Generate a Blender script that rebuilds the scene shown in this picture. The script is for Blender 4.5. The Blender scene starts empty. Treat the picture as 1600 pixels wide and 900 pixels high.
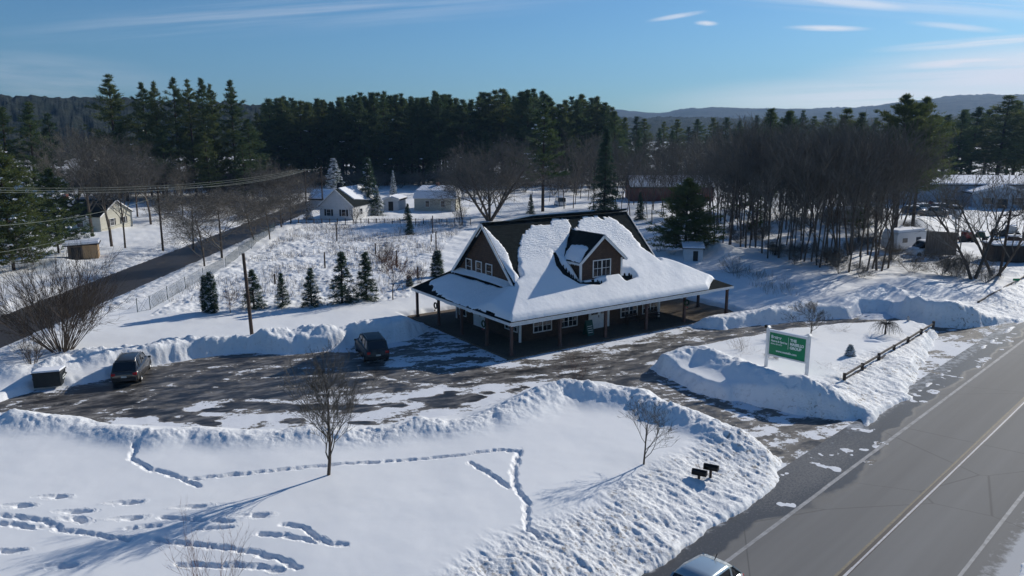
import bpy, math, random
import numpy as np
from mathutils import Vector, Matrix, Euler
random.seed(7)
RNG = np.random.default_rng(7)
S = bpy.context.scene
COL = S.collection
R = math.radians

# ------------------------------------------------------------------ survey
F, Y0, CH = 1220.0, 200.0, 17.0           # focal length (px), horizon row, camera height
PITCH = math.atan((450 - Y0) / F)
CP, SP = math.cos(PITCH), math.sin(PITCH)
def at(x, y, z=0.0):
    """where the sight line through a pixel of the 1600x900 photo meets height z"""
    dx, dy = (x - 800) / F, (450 - y) / F
    v = (dx, CP + SP * dy, -SP + CP * dy)
    t = (z - CH) / v[2]
    return (v[0] * t, v[1] * t)
def hgt(y_top, X, Y):
    """height of something standing at X, Y whose top shows at row y_top"""
    dy = (450 - y_top) / F
    return CH + Y * (-SP + CP * dy) / (CP + SP * dy)

# ------------------------------------------------------------------ noise
def _h(ix, iy, seed):
    n = (ix.astype(np.int64) * 374761393 + iy.astype(np.int64) * 668265263 + seed * 1442695041) & 0xffffffff
    n = ((n ^ (n >> 13)) * 1274126177) & 0xffffffff
    return ((n ^ (n >> 16)) & 0xffff) / 65535.0
def vn(x, y, seed=0):
    ix, iy = np.floor(x), np.floor(y)
    fx, fy = x - ix, y - iy
    fx = fx * fx * (3 - 2 * fx); fy = fy * fy * (3 - 2 * fy)
    a, b = _h(ix, iy, seed), _h(ix + 1, iy, seed)
    c, d = _h(ix, iy + 1, seed), _h(ix + 1, iy + 1, seed)
    return (a + (b - a) * fx) * (1 - fy) + (c + (d - c) * fx) * fy
def fbm(x, y, sc, octv=4, seed=0, gain=.5):
    t, a, s = 0, 1.0, 0.0
    c, n = 0.8, 0.6
    for k in range(octv):
        xr, yr = x * c - y * n, x * n + y * c
        t = t + a * vn(xr / sc + 17.3 * k, yr / sc - 9.1 * k, seed + k); s += a
        a *= gain; sc *= .5; x, y = xr, yr
    return t / s
def ss(a, b, x):
    t = np.clip((x - a) / (b - a), 0, 1)
    return t * t * (3 - 2 * t)
def dist_poly(X, Y, pts, hs=None):
    """distance to a polyline, and an attribute interpolated along it"""
    best = np.full(X.shape, 1e9); val = np.zeros(X.shape)
    for i in range(len(pts) - 1):
        ax, ay = pts[i]; bx, by = pts[i + 1]
        dx, dy = bx - ax, by - ay
        L = dx * dx + dy * dy + 1e-9
        t = np.clip(((X - ax) * dx + (Y - ay) * dy) / L, 0, 1)
        d = np.hypot(X - ax - t * dx, Y - ay - t * dy)
        m = d < best
        best = np.where(m, d, best)
        if hs is not None: val = np.where(m, hs[i] * (1 - t) + hs[i + 1] * t, val)
    return best, val
def inside(X, Y, poly):
    c = np.zeros(X.shape, bool); j = len(poly) - 1
    for i in range(len(poly)):
        xi, yi = poly[i]; xj, yj = poly[j]
        if yi != yj:
            c ^= ((yi > Y) != (yj > Y)) & (X < (xj - xi) * (Y - yi) / (yj - yi) + xi)
        j = i
    return c
def sdf(X, Y, poly):
    poly = [p[:2] for p in poly]
    d, _ = dist_poly(X, Y, list(poly) + [poly[0]])
    return np.where(inside(X, Y, poly), -d, d)

# ------------------------------------------------------------------ materials
def mat(name, col=(.5, .5, .5), rough=.7, metal=0., build=None, spec=.3, **k):
    m = bpy.data.materials.new(name); m.use_nodes = True
    nt = m.node_tree; b = nt.nodes['Principled BSDF']
    b.inputs['Base Color'].default_value = (*col, 1)
    b.inputs['Roughness'].default_value = rough
    b.inputs['Metallic'].default_value = metal
    b.inputs['Specular IOR Level'].default_value = spec
    for kk, v in k.items(): b.inputs[kk].default_value = v
    if build: build(nt, b)
    return m
def nd(nt, typ, **k):
    n = nt.nodes.new(typ)
    for a, v in k.items():
        if a in n.inputs.keys(): n.inputs[a].default_value = v
        else: setattr(n, a, v)
    return n
def coords(nt, scale=(1, 1, 1), rot=(0, 0, 0), obj=False):
    tc = nt.nodes.new('ShaderNodeTexCoord')
    mp = nt.nodes.new('ShaderNodeMapping')
    if obj: nt.links.new(tc.outputs['Object'], mp.inputs[0])
    else:
        g = nt.nodes.new('ShaderNodeNewGeometry'); nt.links.new(g.outputs['Position'], mp.inputs[0])
    mp.inputs['Rotation'].default_value = rot
    m2 = nt.nodes.new('ShaderNodeMapping'); nt.links.new(mp.outputs[0], m2.inputs[0]); m2.inputs['Scale'].default_value = scale
    return m2.outputs[0]
def noise(nt, vec, scale, detail=4, rough=.55):
    n = nt.nodes.new('ShaderNodeTexNoise'); nt.links.new(vec, n.inputs['Vector'])
    n.inputs['Scale'].default_value = scale; n.inputs['Detail'].default_value = detail
    n.inputs['Roughness'].default_value = rough
    return n.outputs['Fac']
def ramp(nt, fac, stops):
    r = nt.nodes.new('ShaderNodeValToRGB'); nt.links.new(fac, r.inputs[0])
    e = r.color_ramp.elements
    while len(e) < len(stops): e.new(.5)
    for q, (p, c) in zip(e, stops):
        q.position = p; q.color = (c, c, c, 1) if isinstance(c, (int, float)) else (*c, 1)
    return r.outputs[0]
def mixc(nt, fac, a, b):
    m = nt.nodes.new('ShaderNodeMix'); m.data_type = 'RGBA'
    if isinstance(fac, float): m.inputs[0].default_value = fac
    else: nt.links.new(fac, m.inputs[0])
    for s, v in ((6, a), (7, b)):
        if isinstance(v, tuple): m.inputs[s].default_value = (*v, 1)
        else: nt.links.new(v, m.inputs[s])
    return m.outputs[2]
def mth(nt, op, a, b=None, clamp=False):
    m = nt.nodes.new('ShaderNodeMath'); m.operation = op; m.use_clamp = clamp
    for i, v in enumerate((a, b)):
        if v is None: continue
        if isinstance(v, (int, float)): m.inputs[i].default_value = v
        else: nt.links.new(v, m.inputs[i])
    return m.outputs[0]
def bump(nt, b, h, strength=.5, dist=.05):
    n = nt.nodes.new('ShaderNodeBump'); nt.links.new(h, n.inputs['Height'])
    n.inputs['Strength'].default_value = strength; n.inputs['Distance'].default_value = dist
    nt.links.new(n.outputs[0], b.inputs['Normal'])
def attr(nt, name):
    a = nt.nodes.new('ShaderNodeAttribute'); a.attribute_name = name
    return a.outputs['Fac']
SNOWC = (.81, .82, .84)
def b_snow(nt, b):
    v = coords(nt)
    d = attr(nt, 'dirt')
    n = noise(nt, v, 3.2, 6, .75)
    f = mth(nt, 'MULTIPLY', d, ramp(nt, n, [(.54, 0.), (.62, 1.)]))
    n1 = noise(nt, v, .35, 3)
    base = mixc(nt, n1, (.79, .80, .815), (.85, .85, .85))
    nt.links.new(mixc(nt, f, base, (.23, .185, .14)), b.inputs['Base Color'])
    ch = attr(nt, 'churn')
    n2 = noise(nt, v, 5.5, 5, .7)
    n3 = noise(nt, v, 1.1, 3, .5)
    h = mth(nt, 'ADD', mth(nt, 'MULTIPLY', n2, mth(nt, 'ADD', mth(nt, 'MULTIPLY', ch, 1.0), .05)), mth(nt, 'MULTIPLY', n3, .12))
    bump(nt, b, h, .65, .11)
def b_roofsnow(nt, b):
    v = coords(nt, obj=True)
    h = mth(nt, 'ADD', noise(nt, v, .8, 3), mth(nt, 'MULTIPLY', noise(nt, v, 7., 4), .12))
    # thin wind-scoured part: courses of the shingles below still read through it
    w = nt.nodes.new('ShaderNodeTexWave'); nt.links.new(v, w.inputs['Vector'])
    w.wave_type = 'BANDS'; w.bands_direction = 'Y'
    w.inputs['Scale'].default_value = 1.5; w.inputs['Distortion'].default_value = 9; w.inputs['Detail'].default_value = 3
    w.inputs['Detail Scale'].default_value = 1.6
    h = mth(nt, 'ADD', h, mth(nt, 'MULTIPLY', mth(nt, 'MULTIPLY', w.outputs['Fac'], attr(nt, 'thin')), .32))
    bump(nt, b, h, .6, .10)
M = {}
M['snow'] = mat('snow', SNOWC, .65, build=b_snow, spec=.2)
M['roof_snow'] = mat('roof_snow', SNOWC, .6, build=b_roofsnow, spec=.2)
M['clump_snow'] = mat('clump_snow', (.78, .80, .85), .7, spec=.1)
def b_road(nt, b):
    v = coords(nt, rot=(0, 0, R(-45)))
    g = coords(nt, (.035, .9, 1), (0, 0, R(-45)))
    n1 = noise(nt, g, 1., 5, .6)
    n2 = noise(nt, v, 22, 3, .7)
    n3 = noise(nt, coords(nt), .45, 5, .6)
    c = mixc(nt, n1, (.105, .105, .108), (.175, .174, .172))
    c = mixc(nt, ramp(nt, noise(nt, g, .35, 4, .6), [(.42, 0.), (.62, .55)]), c, (.21, .21, .21))
    c = mixc(nt, mth(nt, 'MULTIPLY', n2, .3), c, (.19, .19, .19))
    wet = attr(nt, 'wet')
    w = ramp(nt, mth(nt, 'ADD', mth(nt, 'MULTIPLY', n3, .8), mth(nt, 'MULTIPLY', wet, .8)), [(.78, 0.), (1.0, 1.)])
    c = mixc(nt, mth(nt, 'MULTIPLY', w, mth(nt, 'ADD', .45, mth(nt, 'MULTIPLY', n2, .8), True)), c, (.046, .046, .048))
    sd = ramp(nt, mth(nt, 'ADD', mth(nt, 'MULTIPLY', noise(nt, v, 9., 4, .8), .8), mth(nt, 'MULTIPLY', wet, .12)), [(.56, 0.), (.66, .7)])
    c = mixc(nt, sd, c, (.20, .185, .165))
    fr = ramp(nt, mth(nt, 'ADD', mth(nt, 'MULTIPLY', noise(nt, coords(nt, (1.2, 1.2, 1)), 1.6, 7, .7), 1.), mth(nt, 'MULTIPLY', attr(nt, 'slush'), .62)), [(.78, 0.), (1.0, 1.)])
    c = mixc(nt, fr, c, (.42, .43, .45))
    cr = nt.nodes.new('ShaderNodeTexVoronoi'); cr.feature = 'DISTANCE_TO_EDGE'
    nt.links.new(coords(nt, (.10, .16, 1)), cr.inputs['Vector']); cr.inputs['Scale'].default_value = .9
    ck = ramp(nt, cr.outputs['Distance'], [(0., 1.), (.004, 0.)])
    c = mixc(nt, mth(nt, 'MULTIPLY', ck, .55), c, (.035, .035, .035))
    nt.links.new(c, b.inputs['Base Color'])
    nt.links.new(mth(nt, 'SUBTRACT', .82, mth(nt, 'MULTIPLY', w, .42)), b.inputs['Roughness'])
    bump(nt, b, n2, .25, .01)
M['road'] = mat('road_asphalt', build=b_road, spec=.35)
def b_road_wet(nt, b):
    b_road(nt, b); src = b.inputs['Base Color'].links[0].from_socket
    sl_ = ramp(nt, attr(nt, 'slush'), [(.35, .62), (.9, .1)])
    nt.links.new(mixc(nt, sl_, src, (.036, .029, .025)), b.inputs['Base Color'])
M['road_wet'] = mat('wet_road_asphalt', build=b_road_wet, spec=.3)
def b_lot(nt, b):
    v = coords(nt, (1, 1, 1), (0, 0, R(-20)))
    st = coords(nt, (.55, 1.2, 1), (0, 0, R(-18)))
    cov = attr(nt, 'cover')
    n = noise(nt, st, .62, 8, .66)
    n2 = noise(nt, v, 2.6, 6, .72)
    f = mth(nt, 'ADD', mth(nt, 'ADD', mth(nt, 'MULTIPLY', mth(nt, 'SUBTRACT', n, .5), 2.7), mth(nt, 'MULTIPLY', mth(nt, 'SUBTRACT', n2, .5), 1.3)), cov)
    r = nt.nodes.new('ShaderNodeMapRange'); nt.links.new(f, r.inputs[0])
    r.inputs['From Min'].default_value = .50; r.inputs['From Max'].default_value = .60
    snow = r.outputs[0]
    r2 = nt.nodes.new('ShaderNodeMapRange'); nt.links.new(f, r2.inputs[0])
    r2.inputs['From Min'].default_value = .15; r2.inputs['From Max'].default_value = .5
    n4 = noise(nt, coords(nt, (.40, 1.25, 1), (0, 0, R(-28))), 1.1, 6, .7)
    wet = ramp(nt, n4, [(.42, (.018, .019, .022)), (.52, (.062, .058, .055)), (.62, (.20, .185, .17)), (.74, (.30, .28, .26))])
    c = mixc(nt, mth(nt, 'MULTIPLY', r2.outputs[0], .75), wet, (.20, .185, .17))
    gr = attr(nt, 'grassy')
    g = ramp(nt, mth(nt, 'ADD', mth(nt, 'MULTIPLY', noise(nt, v, .6, 3), .5), gr), [(1.0, 0.), (1.1, 1.)])
    c = mixc(nt, g, c, (.10, .06, .032))
    c = mixc(nt, snow, c, (.74, .755, .79))
    nt.links.new(c, b.inputs['Base Color'])
    rg = mth(nt, 'ADD', .42, mth(nt, 'MULTIPLY', r2.outputs[0], .4))
    nt.links.new(rg, b.inputs['Roughness'])
    bump(nt, b, mth(nt, 'ADD', mth(nt, 'MULTIPLY', snow, .8), mth(nt, 'MULTIPLY', n2, .35)), .7, .05)
M['lot'] = mat('lot_asphalt', build=b_lot, spec=.3)
def flat_noise(c1, c2, sc=6, stretch=(1, 1, 1), bs=.3, obj=True):
    def f(nt, b):
        v = coords(nt, stretch, obj=obj)
        n = noise(nt, v, sc, 5 if bs else 1, .6)
        nt.links.new(mixc(nt, ramp(nt, n, [(.3, 0.), (.7, 1.)]), c1, c2), b.inputs['Base Color'])
        if bs: bump(nt, b, n, bs, .02)
    return f
def b_brick(c1, c2, mortar, w, h, axis='x', bs=.5):
    def f(nt, b):
        tc = nt.nodes.new('ShaderNodeTexCoord'); sep = nt.nodes.new('ShaderNodeSeparateXYZ')
        nt.links.new(tc.outputs['Object'], sep.inputs[0])
        cb = nt.nodes.new('ShaderNodeCombineXYZ')
        sm = mth(nt, 'ADD', sep.outputs[0], mth(nt, 'MULTIPLY', sep.outputs[1], 1.0))
        nt.links.new(sm if axis == 'xy' else sep.outputs[0], cb.inputs[0])
        nt.links.new(sep.outputs[2] if axis == 'xy' else sep.outputs[1], cb.inputs[1])
        br = nt.nodes.new('ShaderNodeTexBrick'); nt.links.new(cb.outputs[0], br.inputs['Vector'])
        br.inputs['Color1'].default_value = (*c1, 1); br.inputs['Color2'].default_value = (*c2, 1)
        br.inputs['Mortar'].default_value = (*mortar, 1); br.inputs['Scale'].default_value = 1
        br.inputs['Brick Width'].default_value = w; br.inputs['Row Height'].default_value = h
        br.inputs['Mortar Size'].default_value = .008; br.inputs['Mortar Smooth'].default_value = .1
        n = noise(nt, tc.outputs['Object'], 1.3, 4)
        nt.links.new(mixc(nt, mth(nt, 'MULTIPLY', n, .55), br.outputs['Color'], tuple(q * .5 for q in c1)), b.inputs['Base Color'])
        bump(nt, b, mth(nt, 'SUBTRACT', 1., br.outputs['Fac']), bs, .02)
    return f
M['shingle_wall'] = mat('cedar_shingles', build=b_brick((.070, .042, .030), (.110, .066, .044), (.02, .014, .01), .22, .18, 'xy'), rough=.8)
M['roof_shingle'] = mat('roof_shingles', build=b_brick((.012, .017, .018), (.022, .029, .030), (.008, .010, .010), .35, .16, 'x'), rough=.95, spec=.05)
M['white'] = mat('white_paint', build=flat_noise((.62, .62, .62), (.75, .75, .74), 3, bs=.05), rough=.5)
M['whitewall'] = mat('white_clapboard', build=b_brick((.66, .67, .68), (.72, .72, .73), (.4, .4, .42), 6., .16, 'xy', .4), rough=.6)
M['cream'] = mat('cream_siding', build=b_brick((.50, .48, .40), (.55, .53, .45), (.3, .29, .25), 5., .18, 'xy', .4), rough=.7)
M['glass'] = mat('window_glass', (.012, .015, .02), .06, spec=.7)
M['brown_post'] = mat('brown_paint', build=flat_noise((.075, .046, .040), (.115, .068, .056), 8, (1, 1, .2)), rough=.7)
M['pavers'] = mat('porch_pavers', build=b_brick((.13, .098, .070), (.17, .13, .092), (.07, .05, .04), .3, .2, 'x', .3), rough=.85)
M['dark'] = mat('dark_trim', (.02, .02, .022), .6)
M['black_metal'] = mat('black_metal', (.015, .015, .016), .4, .6)
M['bark'] = mat('bark', build=flat_noise((.06, .047, .038), (.13, .105, .085), 4, (2, 2, .5), .6), rough=.9, spec=.1)
M['pine_bark'] = mat('pine_bark', build=flat_noise((.035, .026, .022), (.07, .052, .042), 4, (2, 2, .5), .6), rough=.9, spec=.1)
M['twig'] = mat('twig', build=flat_noise((.10, .09, .076), (.17, .152, .128), 2, bs=0), rough=.9, spec=.1)
M['twig_red'] = mat('reddish_twig', build=flat_noise((.12, .055, .040), (.16, .085, .06), 2, bs=0), rough=.9, spec=.1)
M['twig_pale'] = mat('pale_dry_stalk', build=flat_noise((.16, .12, .085), (.27, .21, .155), 2, bs=0), rough=.9, spec=.1)
def needle(name, c1, c2):
    def f(nt, b):
        flat_noise(c1, c2, .55, bs=0)(nt, b)
        src = b.inputs['Base Color'].links[0].from_socket
        t = nt.nodes.new('ShaderNodeBsdfTranslucent'); nt.links.new(src, t.inputs['Color'])
        m = nt.nodes.new('ShaderNodeMixShader'); m.inputs[0].default_value = .42
        nt.links.new(b.outputs[0], m.inputs[1]); nt.links.new(t.outputs[0], m.inputs[2])
        nt.links.new(m.outputs[0], nt.nodes['Material Output'].inputs['Surface'])
    return mat(name, build=f, rough=.75, spec=.2)
M['needle'] = needle('pine_needles', (.036, .068, .030), (.085, .115, .045))
M['needle2'] = needle('pine_needles_olive', (.058, .088, .032), (.125, .145, .050))
M['needle3'] = needle('spruce_needles', (.026, .054, .034), (.062, .098, .056))
M['wood'] = mat('weathered_wood', build=flat_noise((.085, .066, .052), (.17, .14, .115), 3, (3, 3, .4), .4), rough=.85)
M['darkwood'] = mat('dark_wood', build=flat_noise((.04, .028, .022), (.085, .06, .045), 3, (3, 3, .4), .4), rough=.85)
M['tan'] = mat('tan_plywood', build=flat_noise((.38, .25, .13), (.48, .33, .19), 3, (1, 1, .3), .2), rough=.8)
M['brick_red'] = mat('red_brick', build=b_brick((.17, .05, .04), (.22, .07, .055), (.3, .25, .22), .3, .1, 'xy'), rough=.85)
M['grey_metal'] = mat('grey_metal', build=flat_noise((.30, .31, .32), (.42, .43, .44), 3, bs=.1), rough=.5, metal=.3)
M['blue_steel'] = mat('pale_blue_siding', build=b_brick((.34, .40, .46), (.37, .43, .50), (.2, .24, .28), 1.0, 8., 'xy', .3), rough=.6)
M['green_sign'] = mat('green_sign_paint', build=flat_noise((.004, .17, .07), (.006, .20, .085), 2, bs=0), rough=.45)
M['green_dark'] = mat('dark_green_paint', (.01, .06, .045), .5)
M['letter'] = mat('white_lettering', (.75, .78, .76), .5)
M['yellow'] = mat('worn_yellow_paint', build=flat_noise((.15, .13, .10), (.26, .22, .15), 6, bs=.1, obj=False), rough=.7)
M['line'] = mat('worn_white_paint', build=flat_noise((.20, .20, .205), (.40, .40, .41), 2.2, bs=.1, obj=False), rough=.7)
M['line_bright'] = mat('bright_white_paint', build=flat_noise((.40, .385, .40), (.62, .60, .61), 5, bs=.1, obj=False), rough=.5)
M['tar'] = mat('black_tar', (.045, .032, .028), .5)
M['tyre'] = mat('tyre_rubber', (.02, .02, .02), .85)
M['rim'] = mat('wheel_rim', (.35, .35, .36), .35, .8)
M['car_dark'] = mat('dark_grey_car_paint', (.045, .042, .040), .32, .35, spec=.5, **{'Coat Weight': .6})
M['car_grey'] = mat('dusty_dark_car_paint', build=flat_noise((.030, .034, .038), (.060, .064, .066), 3, bs=0), rough=.45, metal=.3)
M['car_silver'] = mat('silver_car_paint', (.44, .50, .52), .28, .55, spec=.5, **{'Coat Weight': .7})
M['car_white'] = mat('white_car_paint', (.62, .62, .63), .35)
M['car_tan'] = mat('tan_car_paint', (.26, .21, .17), .4, .2)
M['car_blue'] = mat('navy_car_paint', (.03, .05, .10), .35, .3)
M['car_red'] = mat('red_car_paint', (.22, .03, .025), .4)
M['tail'] = mat('red_lamp_glass', (.42, .008, .012), .2, spec=.6)
M['lamp'] = mat('clear_lamp_glass', (.6, .62, .65), .15, spec=.6)
M['plate'] = mat('licence_plate', (.5, .52, .5), .5)
M['wire'] = mat('weathered_wire', (.20, .22, .19), .6)
M['chain'] = mat('galvanised_wire', (.07, .10, .10), .55, .3)
M['bin_black'] = mat('dark_green_bin_paint', build=flat_noise((.016, .021, .024), (.028, .034, .036), 3, bs=.2), rough=.55)
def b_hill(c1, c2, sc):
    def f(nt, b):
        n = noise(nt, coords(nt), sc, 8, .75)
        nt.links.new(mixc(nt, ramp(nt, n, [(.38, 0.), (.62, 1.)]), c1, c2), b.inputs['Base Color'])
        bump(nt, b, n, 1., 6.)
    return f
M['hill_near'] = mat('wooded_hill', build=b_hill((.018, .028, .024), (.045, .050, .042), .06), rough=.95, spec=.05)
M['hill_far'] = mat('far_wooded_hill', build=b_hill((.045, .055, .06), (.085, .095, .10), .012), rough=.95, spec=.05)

# ------------------------------------------------------------------ mesh helpers
def mesh_np(name, V, polys, mats, midx=None, smooth=False, attrs=None):
    """polys: (n,3) or (n,4) int array"""
    V = np.asarray(V, np.float32); P = np.asarray(polys, np.int32)
    me = bpy.data.meshes.new(name)
    me.vertices.add(len(V)); me.vertices.foreach_set('co', V.ravel())
    k = P.shape[1]
    me.loops.add(P.size); me.loops.foreach_set('vertex_index', P.ravel())
    me.polygons.add(len(P)); me.polygons.foreach_set('loop_start', np.arange(0, P.size, k, dtype=np.int32))
    me.update(calc_edges=True)
    for m in mats: me.materials.append(m)
    if midx is not None: me.polygons.foreach_set('material_index', np.asarray(midx, np.int32))
    me.polygons.foreach_set('use_smooth', np.full(len(P), smooth))
    for a, v in (attrs or {}).items():
        at_ = me.attributes.new(a, 'FLOAT', 'POINT'); at_.data.foreach_set('value', np.asarray(v, np.float32))
    me.update()
    return me
class MB:
    def __init__(s): s.v = []; s.f = []; s.m = []; s.mats = []
    def mi(s, m):
        if m not in s.mats: s.mats.append(m)
        return s.mats.index(m)
    def add(s, vs, fs, m):
        o = len(s.v); s.v += [tuple(v) for v in vs]; i = s.mi(m)
        for f in fs: s.f.append(tuple(o + q for q in f)); s.m.append(i)
        return s
    def box(s, x0, x1, y0, y1, z0, z1, m):
        vs = [(x0, y0, z0), (x1, y0, z0), (x1, y1, z0), (x0, y1, z0), (x0, y0, z1), (x1, y0, z1), (x1, y1, z1), (x0, y1, z1)]
        return s.add(vs, [(3, 2, 1, 0), (4, 5, 6, 7), (0, 1, 5, 4), (1, 2, 6, 5), (2, 3, 7, 6), (3, 0, 4, 7)], m)
    def bar(s, a, b, w, h, m, up=(0, 0, 1)):
        a, b = Vector(a), Vector(b); d = (b - a).normalized(); up = Vector(up)
        if abs(d.dot(up)) > .98: up = Vector((1, 0, 0))
        r = d.cross(up).normalized(); u = r.cross(d).normalized()
        vs = [p + r * (sx * w / 2) + u * (sz * h / 2) for p in (a, b) for sx, sz in ((-1, -1), (1, -1), (1, 1), (-1, 1))]
        return s.add(vs, [(3, 2, 1, 0), (4, 5, 6, 7), (0, 1, 5, 4), (1, 2, 6, 5), (2, 3, 7, 6), (3, 0, 4, 7)], m)
    def tube(s, pts, rs, n, m, cap=True):
        pts = [Vector(p) for p in pts]
        if isinstance(rs, (int, float)): rs = [rs] * len(pts)
        o = len(s.v); i = s.mi(m)
        for k, p in enumerate(pts):
            d = (pts[min(k + 1, len(pts) - 1)] - pts[max(k - 1, 0)]).normalized()
            a = Vector((0, 0, 1)) if abs(d.z) < .9 else Vector((1, 0, 0))
            r = d.cross(a).normalized(); u = r.cross(d)
            for q in range(n):
                t = 2 * math.pi * q / n
                s.v.append(tuple(p + (r * math.cos(t) + u * math.sin(t)) * rs[k]))
        for k in range(len(pts) - 1):
            for q in range(n):
                s.f.append((o + k * n + q, o + k * n + (q + 1) % n, o + (k + 1) * n + (q + 1) % n, o + (k + 1) * n + q)); s.m.append(i)
        if cap:
            s.f.append(tuple(o + q for q in range(n))[::-1]); s.m.append(i)
            s.f.append(tuple(o + (len(pts) - 1) * n + q for q in range(n))); s.m.append(i)
        return s
    def prism(s, poly, h0, h1, m, axis='z'):
        """polygon extruded along an axis"""
        def P(p, h): return {'z': (p[0], p[1], h), 'x': (h, p[0], p[1]), 'y': (p[0], h, p[1])}[axis]
        n = len(poly)
        vs = [P(p, h0) for p in poly] + [P(p, h1) for p in poly]
        return s.add(vs, [tuple(range(n))[::-1], tuple(range(n, 2 * n))] + [(i, (i + 1) % n, n + (i + 1) % n, n + i) for i in range(n)], m)
    def build(s, name, parent=None, smooth=False, bevel=0, recalc=True):
        me = bpy.data.meshes.new(name); me.from_pydata(s.v, [], s.f)
        for m in s.mats: me.materials.append(m)
        me.polygons.foreach_set('material_index', s.m)
        if recalc:
            import bmesh
            bm = bmesh.new(); bm.from_mesh(me); bmesh.ops.recalc_face_normals(bm, faces=bm.faces); bm.to_mesh(me); bm.free()
        if smooth: me.polygons.foreach_set('use_smooth', [True] * len(me.polygons))
        o = bpy.data.objects.new(name, me); COL.objects.link(o)
        if parent: o.parent = parent
        if bevel:
            b = o.modifiers.new('bevel', 'BEVEL'); b.width = bevel; b.segments = 2; b.limit_method = 'ANGLE'
        return o
def tag(o, label=None, cat=None, group=None, kind=None):
    if label: o['label'] = label
    if cat: o['category'] = cat
    if group: o['group'] = group
    if kind: o['kind'] = kind
    return o
def empty(name, loc, rz=0, label=None, cat=None, group=None, sc=1):
    o = bpy.data.objects.new(name, None); COL.objects.link(o)
    o.location = (loc[0], loc[1], loc[2] if len(loc) > 2 else 0); o.rotation_euler = (0, 0, rz)
    o.scale = (sc,) * 3 if isinstance(sc, (int, float)) else sc
    o.empty_display_size = .3
    return tag(o, label, cat, group)
def link(name, me, parent=None, loc=None, rz=0, sc=1):
    o = bpy.data.objects.new(name, me); COL.objects.link(o)
    if parent: o.parent = parent
    if loc is not None: o.location = (loc[0], loc[1], loc[2] if len(loc) > 2 else 0)
    o.rotation_euler = (0, 0, rz); o.scale = (sc,) * 3 if isinstance(sc, (int, float)) else sc
    return o
def kids(o): return [c for c in COL.objects if c.parent == o]
def copy_tree(o, parent=None, ch=None):
    c = o.copy(); COL.objects.link(c)
    if parent: c.parent = parent
    for k in (kids(o) if ch is None else ch): copy_tree(k, c)
    return c

# ------------------------------------------------------------------ the ground plan
HX, HY = at(797, 505, 2.75); HA = R(34.3)
NW, ND = 24.9, 16.0
HU = (math.cos(HA), math.sin(HA)); HN = (-HU[1], HU[0])
def hw(s, n, z=0): return (HX + s * HU[0] + n * HN[0], HY + s * HU[1] + n * HN[1], z)
C45 = math.sqrt(.5)
TOE = (5.4, 27.5)
def road_q(X, Y): return (X - TOE[0]) * C45 - (Y - TOE[1]) * C45     # metres to the right of the left snow edge
def road_s(X, Y): return (X - TOE[0]) * C45 + (Y - TOE[1]) * C45
def road_pt(s, q, z=0): return (TOE[0] + C45 * s + C45 * q, TOE[1] + C45 * s - C45 * q, z)
def px(*pts, z=0): return [at(x, y, z) for x, y in pts]
LOT = px((0, 630), (55, 610), (112, 603), (170, 592), (240, 572), (330, 557), (395, 551), (450, 554), (520, 548), (552, 540), (600, 538),
         (640, 532), (668, 519), (690, 505), (760, 500), (1000, 470), (1068, 509), (1130, 515), (1200, 507), (1260, 501), (1330, 498),
         (1352, 488), (1385, 487), (1400, 498), (1440, 509), (1500, 514), (1560, 508), (1585, 505)) + [road_pt(36, -.3), road_pt(29, -.3)] + px(
         (1465, 525), (1420, 513), (1380, 513), (1290, 517), (1230, 524), (1170, 535), (1095, 546), (1035, 560), (1014, 576),
         (1042, 592), (1075, 608), (1109, 622), (1156, 627), (1219, 643), (1266, 651), (1312, 656), (1344, 656), (1350, 682)) + [road_pt(18.6, .6), road_pt(9.6, .6)] + px(
         (1222, 718), (1180, 700), (1120, 675), (1060, 650), (1000, 625), (955, 608), (905, 603), (850, 610), (800, 624), (745, 645),
         (690, 655), (600, 668), (450, 680), (350, 676), (240, 670), (180, 668), (100, 655), (30, 650), (-60, 652), (-160, 660), (-160, 640))
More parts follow.
